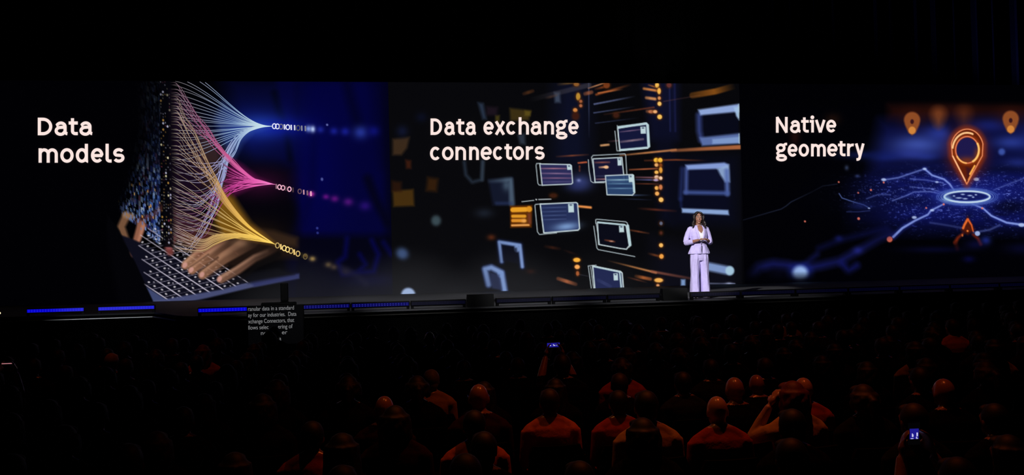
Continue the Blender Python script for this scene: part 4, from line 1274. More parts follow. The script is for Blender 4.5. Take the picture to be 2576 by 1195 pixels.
def front_fill(x, y, w_, h_, label):
    t = tag(empty('floor_monitor', (x, y, ZS)), label, 'loudspeaker')
    vs = [(-w_ / 2, -.13, 0), (w_ / 2, -.13, 0), (w_ / 2, .17, 0), (-w_ / 2, .17, 0), (-w_ / 2, -.09, h_), (w_ / 2, -.09, h_), (w_ / 2, .05, h_), (-w_ / 2, .05, h_)]
    fs = [(3, 2, 1, 0), (4, 5, 6, 7), (0, 1, 5, 4), (1, 2, 6, 5), (2, 3, 7, 6), (3, 0, 4, 7)]
    MB().add(vs, fs).build('cabinet', 'black_plastic', t)
    MB().add([(-w_ / 2 + .03, .158, .03), (w_ / 2 - .03, .158, .03), (w_ / 2 - .03, .07, h_ - .03), (-w_ / 2 + .03, .07, h_ - .03),
              (-w_ / 2 + .03, .178, .034), (w_ / 2 - .03, .178, .034), (w_ / 2 - .03, .09, h_ - .026), (-w_ / 2 + .03, .09, h_ - .026)], fs).build('grille', 'grille', t)
    for sx in (-1, 1):
        MB().box((sx * (w_ / 2 + .006), .02, h_ * .5), (.012, .12, .03)).build('handle', 'frame_steel', t)
    return t


front_fill(2.46, 18.76, 0.50, 0.235, 'black wedge monitor box on the stage edge between two dark battens')
front_fill(6.29, 18.76, 0.50, 0.235, 'black wedge monitor box on the stage edge beside the presenter')

# ------------------------------------------------------------------ caption monitor in front of the stage
mat('caption_dark', (4, 4, 5), 0.5, spec=0.2, emit=(3, 3, 4))
mat('caption_text', (30, 30, 30), 0.8, emit=(128, 128, 130))
cm = tag(empty('caption_monitor', (-1.30, 18.25, 0)), 'black caption monitor with grey lines of text standing before the stage', 'monitor')
MB().box((0, 0.05, 1.26), (1.0, 0.07, 0.72), b=0.012).build('housing', 'black_plastic', cm)
MB().box((0, 0.010, 1.26), (0.96, 0.012, 0.68)).build('display', 'caption_dark', cm)
for sx in (-1, 1):
    MB().box((sx * .25, .06, .46), (.05, .05, .90)).build('leg', 'frame_steel', cm)
    MB().box((sx * .25, .04, .015), (.06, .5, .03)).build('foot', 'frame_steel', cm)
ROWS = [(1.530, -.475, .80, 'ranular data in a standard'), (1.418, -.475, .84, 'ay for our industries.  Data'), (1.308, -.475, .80, 'xchange Connectors, that'), (1.198, -.475, .77, 'llows selec       ering of'), (1.095, -.26, .46, 'no        er'), (0.985, .06, .03, 'a')]
for z, x, wd, tx in ROWS:
    cu = bpy.data.curves.new('caption', 'FONT')
    cu.body = tx
    cu.size = 0.105
    to = bpy.data.objects.new('caption', cu)
    COL.objects.link(to)
    bpy.context.view_layer.update()
    me = bpy.data.meshes.new_from_object(to.evaluated_get(bpy.context.evaluated_depsgraph_get()))
    bpy.data.objects.remove(to)
    co = np.empty(len(me.vertices) * 3)
    me.vertices.foreach_get('co', co)
    co = co.reshape(-1, 3)
    k = wd / (co[:, 0].max() - co[:, 0].min())
    co[:, 0] = (co[:, 0] - co[:, 0].min()) * k + x
    co[:, 2] = co[:, 1] * 1.0 + z
    co[:, 1] = 0.0
    me.vertices.foreach_set('co', co.ravel())
    link('caption_line', me, cm, 'caption_text')
cb = tag(empty('equipment_case', (-1.24, 18.31, 1.62)), 'small black equipment case lying on top of the caption monitor', 'case')
MB().box((0, 0, 0.018), (0.62, 0.10, 0.036), b=0.006).build('body', 'black_plastic', cb)
MB().box((0, 0, 0.041), (0.60, 0.09, 0.010)).build('lid', 'stage_black', cb)
cs = tag(empty('column_speaker', (-1.14, 18.31, 1.667)), 'slim black column loudspeaker standing upright above the caption monitor', 'loudspeaker')
MB().box((0, 0, 0.175), (0.135, 0.09, 0.33), b=0.012).build('cabinet', 'black_plastic', cs)
MB().box((0, 0, 0.005), (0.15, 0.10, 0.010)).build('base_plate', 'frame_steel', cs)
MB().box((0, -0.048, 0.18), (0.105, 0.006, 0.29)).build('grille', 'grille', cs)

# ------------------------------------------------------------------ the presenter
mat('skin_tan', (150, 104, 82), 0.5, scale=20, var=.06)
mat('lavender_suit', (198, 187, 234), 0.85, spec=.15, scale=14, var=.05, bump=.6)
mat('white_top', (240, 238, 240), 0.8, spec=.2)
mat('dark_hair', (24, 15, 13), 0.45, scale=60, var=.3)
mat('pale_shoe', (226, 214, 206), 0.35)
mat('lip', (140, 60, 62), 0.4)
mat('eye_white', (225, 220, 215), 0.3)
mat('eye_dark', (22, 14, 12), 0.2)

pr = tag(empty('person', (6.97, 19.12, ZS), R(3)), 'person presenting on stage in a lavender trouser suit and white top, hands clasped', 'person')
pr['group'] = 'presenter'
HZ = 1.62


def hand(mb, wrist, palm_dir, finger_dir, side, ln=1.0):
    """palm, four fingers of unequal length with a bend, thumb from the side of the palm"""
    W, D, F_ = Vector(wrist), Vector(palm_dir).normalized(), Vector(finger_dir).normalized()
    A = D.cross(F_).normalized() * side           # across the palm
    C_ = W + D * .045 * ln
    mb.ball(C_, (.034 * ln, .034 * ln, .020 * ln), rot=Matrix((A, D, A.cross(D))).transposed())
    for k, (o_, l_) in enumerate(((-.027, .062), (-.009, .072), (.009, .066), (.026, .050))):
        b = C_ + D * .030 * ln + A * o_ * ln
        m1 = b + (D * .75 + F_ * .25).normalized() * l_ * .5 * ln
        e_ = m1 + (D * .45 + F_ * .9).normalized() * l_ * .5 * ln
        mb.tube([b, m1, e_], [.0092 * ln, .0088 * ln, .0072 * ln], 8)
    b = C_ - D * .015 * ln - A * .028 * ln
    m1 = b + (D * .5 - A * .7 + F_ * .3).normalized() * .03 * ln
    mb.tube([b, m1, m1 + (D * .9 + F_ * .3).normalized() * .03 * ln], [.013 * ln, .011 * ln, .008 * ln], 8)


hr = Matrix.Rotation(R(-10), 3, 'Z')


def hp(x, y, z):
    return hr @ Vector((x, y, z - HZ)) + Vector((0, -.01, HZ))


bb = MB()
bb.ball(hp(0, .012, 1.640), (.074, .092, .098), 20, 14)
bb.ball(hp(0, -.022, 1.575), (.056, .058, .070), 18, 12)
bb.ball(hp(0, -.056, 1.522), (.026, .020, .020))
bb.tube([hp(0, -.088, 1.638), hp(0, -.103, 1.600), hp(0, -.088, 1.590)], [.007, .013, .010], 8)
for sx in (-1, 1):
    bb.ball(hp(sx * .036, -.064, 1.588), (.022, .016, .022))
    bb.ball(hp(sx * .030, -.076, 1.655), (.026, .012, .007))
    bb.ball(hp(sx * .076, .012, 1.62), (.009, .020, .030))
bb.tube([(0, .0, 1.40), (0, .0, 1.48), hp(0, .0, 1.55)], [.062, .050, .050], 14)
bb.rings([(.86, 0, 0, .15, .10), (.95, 0, 0, .16, .11), (1.08, 0, 0, .13, .09), (1.26, 0, 0, .155, .105), (1.38, 0, 0, .15, .09), (1.44, 0, 0, .10, .07), (1.47, 0, 0, .06, .05)])
for sx in (-1, 1):
    S, E_, W_ = (sx * .16, .01, 1.40), (sx * .262, .035, 1.125), (sx * .085, -.215, 1.175)
    bb.tube([S, ((S[0] + E_[0]) / 2, .03, 1.27), E_], [.045, .042, .036], 12)
    bb.tube([E_, ((E_[0] + W_[0]) / 2, -.10, 1.145), W_], [.036, .036, .024], 12)
    hand(bb, W_, (-sx * .75, -.40, .22), (-sx * .5, -.1, -.75), sx)
    bb.tube([(sx * .09, 0, .88), (sx * .10, -.01, .48), (sx * .11, .02, .10)], [.075, .052, .036], 12)
    bb.tube([(sx * .11, .03, .07), (sx * .12, -.05, .045), (sx * .13, -.14, .03)], [(.036, .036), (.036, .028), (.028, .016)], 12, flat=(0, 0, 1))
body = link('body', bb.fused('body', .0055, 3), pr, 'skin_tan', True)
for sx in (-1, 1):
    e_ = MB().ball(hp(sx * .030, -.0745, 1.640), (.014, .008, .0075), 12, 8).build('eye', 'eye_white', body, True)
    MB().ball(hp(sx * .029, -.0805, 1.640), (.0062, .0036, .0066), 10, 6).build('iris', 'eye_dark', body, True)
    MB().tube([hp(sx * .012, -.087, 1.664), hp(sx * .030, -.086, 1.669), hp(sx * .050, -.074, 1.663)], [.003, .004, .0022], 6).build('eyebrow', 'dark_hair', body, True)
MB().tube([hp(-.025, -.076, 1.560), hp(0, -.0855, 1.558), hp(.025, -.076, 1.560)], [(.003, .004), (.006, .008), (.003, .004)], 8).build('lips', 'lip', body, True)
# hair: parted cap and long waved locks over the shoulders
hb = MB()
hb.ball(hp(0, .030, 1.656), (.086, .092, .100), 20, 14)
for sx in (-1, 1):
    hb.tube([hp(sx * .008, -.060, 1.738), hp(sx * .050, -.066, 1.715), hp(sx * .080, -.038, 1.655), hp(sx * .092, -.020, 1.58)], [.016, .022, .022, .022], 10)
    for k in range(8):
        a = k / 7
        x_, y_ = sx * (.088 - .06 * a), -.035 + .115 * a
        pts = []
        for j in range(9):
            z_ = 1.69 - .285 * j / 8 - .02 * (k % 3)
            sp = 1 + .55 * (j / 8) ** 1.3
            pts.append(hp(x_ * sp + .012 * math.sin(j * 1.5 + k) * sx, y_ * (1 if a > .4 else 1 + .8 * j / 8) + .012 * math.cos(j * 1.5 + k * 2), z_))
        hb.tube(pts, [.020, .022, .024, .025, .025, .025, .023, .019, .010], 8)
link('hair', hb.fused('hair', .0075, 1), pr, 'dark_hair', True)


# jacket with a flared skirt
def fold(q, z):
    f_ = .042 * math.cos(7 * q + 14 * z) + .026 * math.cos(11 * q - 12 * z)
    return 1 + f_ * (1.6 if z < 1.05 else .5)


JR = [(.895, 0, .0, .212, .160), (.93, 0, .0, .206, .152), (1.00, 0, 0, .186, .134), (1.07, 0, 0, .162, .116), (1.12, 0, 0, .158, .114), (1.20, 0, 0, .170, .128), (1.27, 0, -.004, .180, .136), (1.34, 0, 0, .178, .124), (1.40, 0, .006, .176, .102), (1.435, 0, .010, .155, .085), (1.462, 0, .014, .11, .072), (1.475, 0, .016, .075, .062)]
jb = MB().rings(JR, 40, fold)
for sx in (-1, 1):
    jb.ball((sx * .165, .012, 1.402), (.054, .056, .052))
    jb.tube([(sx * .168, .012, 1.41), (sx * .212, .03, 1.31), (sx * .246, .042, 1.21), (sx * .262, .040, 1.135)], [.054, .057, .055, .054], 16)
    jb.tube([(sx * .260, .052, 1.12), (sx * .240, -.01, 1.128), (sx * .205, -.075, 1.140), (sx * .176, -.112, 1.150)], [.053, .055, .053, .051], 16)
jk = link('jacket', jb.fused('jacket', .0085, 2), pr, 'lavender_suit', True)


def jr(z):
    zs = [r_[0] for r_ in JR]
    return [np.interp(z, zs, [r_[i] for r_ in JR]) for i in (2, 3, 4)]


def patch(name, rows, off, m_, par, th=.008):
    """solid panel following the chest: rows of (z, x left, x right)"""
    vs, n = [], 9
    for lay in (0, 1):
        for z, a, b in rows:
            cy, rx, ry = jr(z)
            for k in range(n):
                x = a + (b - a) * k / (n - 1)
                y = cy - ry * math.sqrt(max(.02, 1 - (x / rx) ** 2)) * 1.02 - off + lay * th
                vs.append((x, y, z))
    m_r = len(rows)
    fs = []
    for lay in (0, 1):
        for j in range(m_r - 1):
            for k in range(n - 1):
                i = lay * m_r * n + j * n + k
                q = (i, i + 1, i + n + 1, i + n)
                fs.append(q if lay else q[::-1])
    rim = [k for k in range(n)] + [j * n + n - 1 for j in range(1, m_r)] + [(m_r - 1) * n + k for k in range(n - 2, -1, -1)] + [j * n for j in range(m_r - 2, 0, -1)]
    for i, a in enumerate(rim):
        b = rim[(i + 1) % len(rim)]
        fs.append((a, b, b + m_r * n, a + m_r * n))
    return MB().add(vs, fs).build(name, m_, par, True)


patch('neckline', [(1.468, -.052, .052), (1.44, -.055, .055), (1.40, -.052, .052), (1.36, -.045, .045), (1.325, -.018, .018), (1.318, -.004, .004)], .010, 'skin_tan', body)
patch('white_top', [(1.385, -.056, -.049), (1.36, -.056, -.026), (1.33, -.054, -.008), (1.315, -.053, .0), (1.315, -.053, .053), (1.27, -.048, .048), (1.22, -.036, .036), (1.17, -.020, .020), (1.13, -.006, .006)], .007, 'white_top', pr)
patch('white_strap', [(1.385, .049, .056), (1.36, .026, .056), (1.33, .008, .054), (1.312, .0, .053)], .0075, 'white_top', pr)
for sx in (-1, 1):
    rows_ = [(1.468, .050, .078), (1.43, .054, .098), (1.39, .054, .104), (1.34, .050, .098), (1.28, .044, .086), (1.22, .034, .066), (1.16, .018, .042), (1.11, .002, .012)]
    patch('lapel', [(z, sx * a, sx * b) for z, a, b in rows_], .016, 'lavender_suit', jk, .012)
MB().ball((.004, -.124, 1.088), (.010, .005, .010), 10, 6).build('button', 'eye_dark', jk, True)
MB().box((0, -.146, .985), (.006, .012, .16)).build('slit_shade', 'stage_black', jk)  # black strip put in as the shade inside the hem split


def crease(q, z):
    return 1 + .065 * math.cos(5 * q + 3 * z) + .045 * math.cos(9 * q - 13 * z) + .03 * max(0, math.cos(q + math.pi / 2)) ** 6


tb = MB().rings([(.76, 0, 0, .150, .118), (.82, 0, 0, .188, .132), (.92, 0, 0, .182, .130), (1.0, 0, 0, .155, .110)], 32)
for sx in (-1, 1):
    tb.rings([(.022, sx * .116, .0, .094, .130), (.10, sx * .115, 0, .092, .126), (.28, sx * .110, 0, .086, .112), (.48, sx * .104, 0, .082, .102), (.66, sx * .098, 0, .088, .112), (.80, sx * .090, 0, .097, .126), (.88, sx * .084, 0, .095, .118)], 36, crease)
link('trousers', tb.fused('trousers', .009, 2), pr, 'lavender_suit', True)
for sx in (-1, 1):
    sh = MB().tube([(sx * .115, .075, .035), (sx * .118, .0, .032), (sx * .124, -.09, .024), (sx * .128, -.165, .016)], [(.034, .034), (.040, .030), (.036, .023), (.014, .011)], 14, flat=(0, 0, 1))
    sh.box((sx * .115, .085, .014), (.03, .03, .028))
    sh.build('shoe', 'pale_shoe', pr, True)

# ------------------------------------------------------------------ the audience
SKIN = [mat('skin_light', (196, 150, 126), .26, spec=.6, scale=18, var=.06), mat('skin_medium', (158, 112, 88), .26, spec=.6, scale=18, var=.06), mat('skin_deep', (92, 62, 48), .38, spec=.5, scale=18, var=.06)]
HAIR = {k: mat('hair_' + k, c, .6, scale=70, var=.3) for k, c in dict(black=(14, 12, 12), brown=(40, 27, 20), auburn=(104, 44, 26), blond=(176, 150, 108), grey=(120, 118, 116)).items()}
CLOTH = {k: mat('cloth_' + k, c, .9, spec=.1, scale=13, var=.12, bump=.9) for k, c in dict(
    black=(9, 9, 10), navy=(14, 16, 26), charcoal=(24, 24, 26), wine=(52, 22, 24), orange=(206, 112, 62), tan=(196, 160, 104), rust=(176, 72, 50), white=(226, 218, 206), olive=(92, 88, 52), grey=(84, 82, 82), denim=(34, 40, 54)).items()}
mat('trouser_dark', (14, 14, 17), .9, spec=.1)
mat('glasses_frame', (20, 20, 22), .3)
BODY, HAIRM = {}, {}


def seated(kind):
    if kind in BODY:
        return BODY[kind]
    mb = MB()
    mb.rings([(.47, 0, .02, .165, .13), (.55, 0, -.005, .178, .135), (.68, 0, -.02, .155, .115), (.82, 0, -.03, .170, .118), (.93, 0, -.035, .190, .115), (.99, 0, -.035, .180, .10), (1.03, 0, -.03, .125, .08), (1.06, 0, -.025, .07, .065)], 24)
    mb.tube([(0, -.03, 1.02), (0, -.015, 1.08), (0, -.002, 1.14)], [.066, .056, .054], 14)
    mb.tube([(a, b_ - .022, 1.068 - .10 * b_) for a, b_ in arc(0, 0, .058, .060, 0, 360, 20)], .012, 8)
    mb.ball((0, .010, 1.198), (.076, .096, .102), 18, 14)
    mb.ball((0, .042, 1.130), (.056, .056, .062), 14, 10)
    mb.ball((0, .072, 1.088), (.026, .022, .020))
    mb.tube([(0, .104, 1.200), (0, .121, 1.165), (0, .104, 1.152)], [.007, .013, .010], 8)
    for sx in (-1, 1):
        mb.ball((sx * .079, .004, 1.175), (.009, .020, .032))
        mb.ball((sx * .032, .090, 1.215), (.026, .014, .008))
        mb.ball((sx * .172, -.032, .960), (.070, .074, .062))
        mb.tube([(0, -.03, 1.045), (sx * .09, -.035, 1.012), (sx * .185, -.034, .965)], [(.075, .062), (.070, .055), (.060, .052)], 14)
        up = kind == 'filming' or (kind == 'leaning' and sx < 0)
        if not up:
            E_, W_ = (sx * .225, -.01, .705), (sx * .105, .235, .625)
        elif kind == 'filming':
            E_, W_ = (sx * .19, .20, .98), (sx * .092, .345, 1.245)
        else:
            E_, W_ = (sx * .255, .13, .90), (sx * .150, .06, 1.13)
        mb.tube([(sx * .195, -.03, .965), ((sx * .195 + E_[0]) / 2, (E_[1] - .03) / 2 - .01, (.965 + E_[2]) / 2), E_], [.060, .055, .047], 12)
        mb.tube([E_, tuple((E_[i] + W_[i]) / 2 for i in range(3)), W_], [.046, .042, .028], 12)
        if kind == 'filming':
            hand(mb, W_, (-sx * .22, .12, .95), (-sx * .8, -.05, .4), sx, 1.08)
        elif up:
            hand(mb, W_, (-sx * .45, -.05, .8), (-sx * .9, .1, .2), sx, 1.05)
        else:
            hand(mb, W_, (-sx * .5, .75, -.1), (0, .5, -.85), sx, 1.05)
        mb.tube([(sx * .09, .0, .555), (sx * .10, .22, .555), (sx * .11, .43, .535)], [.088, .082, .064], 14)
        mb.tube([(sx * .11, .43, .54), (sx * .11, .45, .32), (sx * .11, .43, .09)], [.062, .054, .040], 12)
        mb.tube([(sx * .11, .40, .055), (sx * .115, .50, .045), (sx * .12, .61, .034)], [(.042, .042), (.044, .036), (.034, .022)], 12, flat=(0, 0, 1))
    me = mb.fused('seated_' + kind, .0100, 5)
    z_h = 1.115

    def pick(c):
        k = np.ones(len(c), int)                                   # 1 = top
        k[c[:, 2] > 1.080] = 0                                     # 0 = skin
        lap = (c[:, 1] > .19) & (c[:, 2] > .56) & (c[:, 2] < .72) & (np.abs(c[:, 0]) < .16)
        leg = ((c[:, 2] < .60) & (c[:, 1] > -.02)) | (c[:, 2] < .52)
        k[leg] = 2
        k[lap & (c[:, 1] > .215) & ((c[:, 2] > .64) | (np.abs(c[:, 0]) < .07))] = 0
        if kind == 'filming':
            k[(c[:, 1] > .24) & (c[:, 2] > .95)] = 0
        if kind == 'leaning':
            k[(c[:, 0] < -.11) & (c[:, 2] > 1.10)] = 0
        k[(c[:, 2] < .10)] = 2
        return k
    slot_by(me, pick)
    for q in (SKIN[0], CLOTH['black'], MATS['trouser_dark']):
        me.materials.append(q)
    BODY[kind] = me
    return me


def hair_mesh(kind):
    if kind in HAIRM:
        return HAIRM[kind]
    mb = MB()
    mb.ball((0, -.012, 1.212), (.086, .100, .100), 18, 14)
    if kind == 'short':
        mb.ball((0, -.050, 1.150), (.066, .052, .060))
        mb.ball((0, .060, 1.265), (.066, .040, .030))
    else:
        low = {'long': .93, 'bob': 1.075, 'tail': 1.12}[kind]
        for k in range(11):
            a = math.pi * (k / 10) + math.pi
            x_, y_ = .082 * math.cos(a), -.012 + .090 * math.sin(a)
            pts = [(x_ * (1 + .22 * j / 6 + .03 * math.sin(j * 2 + k)), y_ - .018 * j / 6 + .008 * math.cos(j * 1.7 + k * 2), 1.24 - (1.24 - low - .02 * (k % 2)) * j / 6) for j in range(7)]
            mb.tube(pts, [.024, .026, .027, .027, .026, .023, .014], 8)
        mb.ball((0, .064, 1.262), (.070, .040, .032))
        if kind == 'tail':
            mb.tube([(0, -.10, 1.235), (0, -.155, 1.20), (0, -.165, 1.10), (0, -.150, .98)], [.022, .034, .032, .012], 10)
    me = mb.fused('hair_' + kind, .010, 1)
    HAIRM[kind] = me
    return me


def chair_parts():
    seat = MB().box((0, .02, .435), (.46, .46, .05), b=.02)
    back = MB()
    n, vs, fs = 10, [], []
    for lay in (0, 1):
        for j in range(6):
            z = .52 + .36 * j / 5
            for k in range(n + 1):
                u = -1 + 2 * k / n
                x = u * (.225 - .03 * (j == 5) - .02 * (j == 0))
                y = -.185 - .03 * (1 - u * u) - .035 * j / 5 - lay * .035
                vs.append((x, y, z))
    m_ = 6 * (n + 1)
    for lay in (0, 1):
        for j in range(5):
            for k in range(n):
                i = lay * m_ + j * (n + 1) + k
                q = (i, i + 1, i + n + 2, i + n + 1)
                fs.append(q[::-1] if not lay else q)
    rim = list(range(n + 1)) + [j * (n + 1) + n for j in range(1, 6)] + [5 * (n + 1) + k for k in range(n - 1, -1, -1)] + [j * (n + 1) for j in range(4, 0, -1)]
    for i, a in enumerate(rim):
        b = rim[(i + 1) % len(rim)]
        fs.append((a, b, b + m_, a + m_))
    back.add(vs, fs)
    legs = []
    for sx in (-1, 1):
        legs.append(MB().tube([(sx * .215, .21, .41), (sx * .225, .23, .01)], .012, 8))
        legs.append(MB().tube([(sx * .236, -.19, .60), (sx * .232, -.17, .41), (sx * .225, -.23, .01)], .012, 8))
    return seat, back, legs


c_seat, c_back, c_legs = chair_parts()
ME_SEAT, ME_BACK = c_seat.mesh('chair_seat'), c_back.mesh('chair_back')
ME_LEGS = [q.mesh('chair_leg') for q in c_legs]
whole = MB()
for q in [c_seat, c_back] + c_legs:
    whole.add(q.v, q.f)
ME_CHAIR = whole.mesh('chair')
for me, ms in ((ME_SEAT, ['chair_fabric']), (ME_BACK, ['chair_fabric']), (ME_CHAIR, ['chair_fabric', 'frame_steel'])):
    for q in ms: me.materials.append(MATS[q])
for me in ME_LEGS:
    me.materials.append(MATS['frame_steel'])
nf = len(c_seat.f) + len(c_back.f)
for i, f_ in enumerate(ME_CHAIR.polygons):
    f_.material_index = 0 if i < nf else 1
ORD = ['first', 'second', 'third', 'fourth', 'fifth', 'sixth', 'seventh', 'eighth', 'ninth', 'tenth', 'eleventh', 'twelfth', 'thirteenth', 'fourteenth']


def nth(y):
    return ORD[min(13, round((16.55 - y) / .95 + .04))]



def put_chair(x, y, s, rz, full):
    if full:
        t = empty('conference_chair', (x, y, 0), rz)
        link('seat', ME_SEAT, t); link('backrest', ME_BACK, t)
        for me in ME_LEGS: link('leg', me, t)
    else:
        t = link('conference_chair', ME_CHAIR)
        t.location, t.rotation_euler = (x, y, 0), (0, 0, rz)
    t.scale = (s, s, s)
    tag(t, f'black padded conference chair in the {nth(y)} row back from the stage', 'chair', f'chairs of the {nth(y)} row')


def put_person(x, y, top, hair, hcol, cloth, skin, label, group, kind='upright', turn=0.0, glasses=False):
    s = top / 1.30
    t = tag(empty('person', (x, y, 0), R(turn) * .35), label, 'person', group)
    t.scale = (s, s, s)
    b = link('body', seated(kind), t)
    for i, mm in enumerate((SKIN[skin], CLOTH[cloth], MATS['trouser_dark'])):
        b.material_slots[i].link = 'OBJECT'
        b.material_slots[i].material = mm
    if hair:
        h = link('hair', hair_mesh(hair), t)
        if not h.data.materials: h.data.materials.append(HAIR['black'])
        h.material_slots[0].link = 'OBJECT'
        h.material_slots[0].material = HAIR[hcol]
    if glasses:
        g = MB()
        for sx in (-1, 1):
            g.tube([(sx * .084, .0, 1.200), (sx * .082, .10, 1.203)], .003, 6)
            q = arc(sx * .034, 1.198, .026, .022, 0, 360, 16)
            g.tube([(a, .112, b_) for a, b_ in q], .0028, 6)
        g.build('glasses', 'glasses_frame', t)
    put_chair(x, y, s, R(turn) * .35, y < 8.3)
    return t


seated('upright'); 
NOTE = [  # x, y, head top, hair, hair colour, clothing, skin, label, extras
    (-2.86, 12.75, 1.31, 'short', 'blond', 'black', 0, 'pale-haired person in black seated in the dim rows near the stage wing', {}),
    (-2.20, 16.55, 1.33, 'long', 'auburn', 'rust', 0, 'person with long auburn hair seated near the stage corner', {}),
    (-1.92, 13.70, 1.30, 'long', 'auburn', 'orange', 0, 'person with long auburn hair and an orange top', {}),
    (-1.20, 16.55, 1.34, 'short', 'black', 'black', 1, 'dark-haired person whose head stands before the caption monitor', {}),
    (1.16, 14.65, 1.30, None, '', 'wine', 0, 'bald person with reddish lit head in the rows below the dark battens', {}),
    (0.09, 14.65, 1.32, 'short', 'auburn', 'wine', 1, 'person with short reddish hair in wine red, halfway to the stage', {}),
    (0.26, 8.00, 1.28, None, '', 'wine', 1, 'bald person in wine red with head slightly turned', dict(turn=-25)),
    (1.02, 8.00, 1.34, None, '', 'wine', 1, 'bald person with glasses in wine red top', dict(glasses=True, turn=-10)),
    (1.60, 8.00, 1.27, 'short', 'brown', 'orange', 1, 'person with short brown hair in a bright orange shirt', {}),
    (0.86, 7.05, 1.27, 'short', 'black', 'orange', 1, 'dark-haired person in orange shirt seated behind the bald person with glasses', {}),
    (0.80, 6.10, 1.28, 'short', 'black', 'black', 2, 'dark round-headed person in black seated behind the orange shirts', {}),
    (2.18, 8.00, 1.23, 'short', 'black', 'rust', 1, 'dark-haired person in rust shirt beside the bright orange shirt', {}),
    (2.13, 7.05, 1.35, 'short', 'black', 'tan', 1, 'broad dark-haired person in a tan shirt', {}),
    (2.68, 7.05, 1.29, None, '', 'rust', 0, 'shiny bald person in rust shirt next to the tan shirt', {}),
    (3.20, 8.00, 1.30, None, '', 'black', 1, 'bald person in black seated ahead of the leaning person', {}),
    (3.80, 8.95, 1.19, None, '', 'black', 1, 'bald person in black sitting low beyond the leaning person', {}),
    (3.27, 7.05, 1.37, 'bob', 'auburn', 'tan', 0, 'person in a tan top leaning a hand against auburn bobbed hair', dict(kind='leaning', turn=20)),
    (3.82, 8.00, 1.27, None, '', 'rust', 0, 'bald person in rust red seated just ahead of the leaning person', {}),
    (2.82, 6.10, 1.32, 'short', 'black', 'black', 2, 'dark-haired person in black seated behind the leaning person', {}),
    (4.52, 7.05, 1.34, None, '', 'black', 1, 'bald person in black with a small highlight on the crown', {}),
    (3.84, 7.05, 1.32, 'tail', 'brown', 'charcoal', 1, 'person with brown ponytail in charcoal', {}),
    (2.37, 5.15, 1.32, 'short', 'black', 'olive', 2, 'dark-haired person in an olive shirt in the rearmost rows', {}),
    (-0.27, 7.05, 1.25, 'short', 'black', 'rust', 1, 'dark-haired person in rust red top', {}),
    (0.30, 7.05, 1.33, 'bob', 'black', 'wine', 1, 'person with black bobbed hair in wine red', {}),
    (7.17, 15.60, 1.31, 'short', 'brown', 'tan', 0, 'brown-haired person in tan seated below the presenter', {}),
    (8.32, 12.75, 1.34, 'short', 'brown', 'orange', 0, 'brown-haired person in orange seated below the Native geometry screen', {}),
    (6.01, 9.90, 1.34, 'bob', 'brown', 'tan', 0, 'person with brown bobbed hair and tan top', {}),
    (6.95, 9.90, 1.33, 'bob', 'black', 'tan', 1, 'person with black bobbed hair and tan top', {}),
    (0.79, 9.90, 1.26, 'short', 'grey', 'tan', 0, 'grey-haired person in a tan shirt', {}),
    (2.74, 9.90, 1.30, 'tail', 'black', 'rust', 1, 'person with black ponytail in rust red', {}),
    (2.12, 9.90, 1.36, 'short', 'black', 'black', 1, 'dark-haired person in black holding up a phone with both hands', dict(kind='filming')),
    (-3.56, 10.85, 1.32, 'short', 'black', 'black', 1, 'dark-haired person in black holding a faintly pink glowing phone', dict(kind='filming')),
    (2.95, 4.52, 1.305, 'short', 'black', 'wine', 1, 'person in wine red raising a phone above the rearmost row', dict(kind='filming')),
]
for x, y, top, hair, hc, cl, sk_, lb, ex in NOTE:
    put_person(x, y, top, hair, hc, cl, sk_, lb, None, **ex)

WORD = {'short': 'short', 'long': 'long', 'bob': 'bobbed', 'tail': 'ponytailed'}
rr = random.Random(5)
taken = [(q[0], q[1]) for q in NOTE]
for r_ in range(13):
    y = 5.15 + .95 * r_
    x0, x1 = -.322 * y - .25, .746 * y + .25
    if r_ > 10: x0 = max(x0, -4.6)
    x = x0 + .3 * (r_ % 2)
    while x < x1:
        xx = x + rr.uniform(-.02, .02)
        if all(abs(xx - a) > .57 or abs(y - b) > .93 for a, b in taken):
            hair = rr.choice(['short', 'short', 'short', 'long', 'bob', 'tail'])
            hc = rr.choice(['black', 'black', 'brown'])
            cl = rr.choice(['black', 'black', 'black', 'navy', 'navy', 'charcoal', 'denim'])
            hw = {'tail': f'{hc} hair in a ponytail', 'bob': f'bobbed {hc} hair'}.get(hair, f'{hair} {hc} hair')
            put_person(xx, y, rr.uniform(1.23, 1.34), hair, hc, cl, rr.choice([0, 1, 1, 2]),
                       f'person with {hw} in a {cl} top, {nth(y)} row from the stage', f'audience of the {nth(y)} row', turn=rr.uniform(-14, 14))
            taken.append((xx, y))
        x += .62

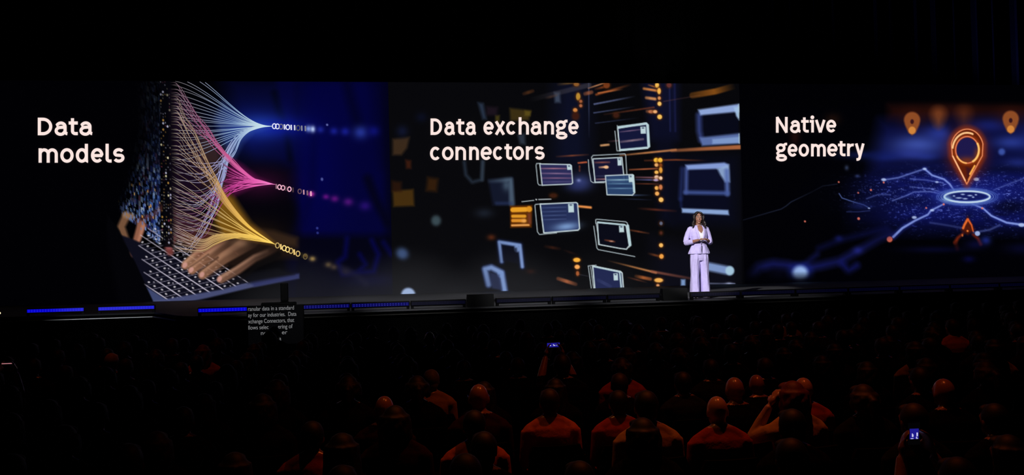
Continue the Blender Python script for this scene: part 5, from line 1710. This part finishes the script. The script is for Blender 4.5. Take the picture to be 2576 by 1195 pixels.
# ------------------------------------------------------------------ phones and small lights held in the seats
mat('phone_glass', (6, 6, 8), .2)
mat('phone_blue', (8, 8, 30), .3, emit=(30, 26, 140))
mat('phone_white', (60, 60, 70), .3, emit=(205, 205, 240))
mat('phone_pink', (60, 30, 30), .3, emit=(190, 120, 130))
mat('warm_lamp', (60, 50, 30), .3, emit=(255, 225, 170), estr=1.5)


def phone(x, y, z, w_, h_, rz, rx, pw, ph, label, blocks):
    t = tag(empty('phone', (x, y, z), rz), label, 'phone')
    t.rotation_euler = (rx, 0, rz)
    MB().box((0, .005, 0), (w_, .008, h_), b=.003).build('case', 'phone_glass', t)
    MB().box((0, -.0005, 0), (w_ * .94, .002, h_ * .94)).build('display', 'caption_dark', t)
    MB().box((0, -.0020, 0), (pw, .0012, ph)).build('camera_picture', 'phone_blue', t)
    for (a, b, c, d) in blocks:
        MB().box((a * pw, -.0034, b * ph), (c * pw, .0014, d * ph)).build('image_patch', 'phone_white', t)
    return t


phone(2.12, 10.305, 1.425, .150, .072, R(2), 0, .138, .046, 'small phone showing a blue picture of the stage, held over the middle rows',
      [(-.36, .05, .06, .12), (-.24, -.08, .10, .16), (.0, .12, .08, .12), (.06, -.10, .16, .16), (.28, -.08, .12, .1)])
phone(2.958, 4.905, 1.362, .070, .125, R(-4), R(4), .050, .056, 'phone showing the lit stage, raised by the person in wine red',
      [(-.18, -.16, .16, .24), (-.22, .0, .08, .1), (.32, -.05, .14, .34), (.25, -.34, .12, .1), (-.25, -.44, .3, .06), (.3, -.45, .2, .05)])
t = tag(empty('phone', (-3.56, 11.24, 1.385)), 'phone tilted nearly flat with a thin pink glow, held in the dark rows', 'phone')
MB().box((0, 0, 0), (.15, .08, .008), rx=R(12), b=.003).build('case', 'phone_glass', t)
MB().box((0, -.041, -.009), (.10, .004, .008)).build('display', 'phone_pink', t)
t = tag(empty('work_light', (-6.47, 20.0, 1.36)), 'tiny warm work light glowing on a stand beside the stage wing', 'lamp')
MB().ball((0, 0, .20), .02, 10, 8).build('bulb', 'warm_lamp', t, True)
MB().tube([(0, 0, -1.36), (0, 0, .18)], .008, 8).build('stand', 'frame_steel', t)
MB().tube([(0, 0, -1.36), (0, 0, -1.34)], .10, 16).build('base', 'frame_steel', t)
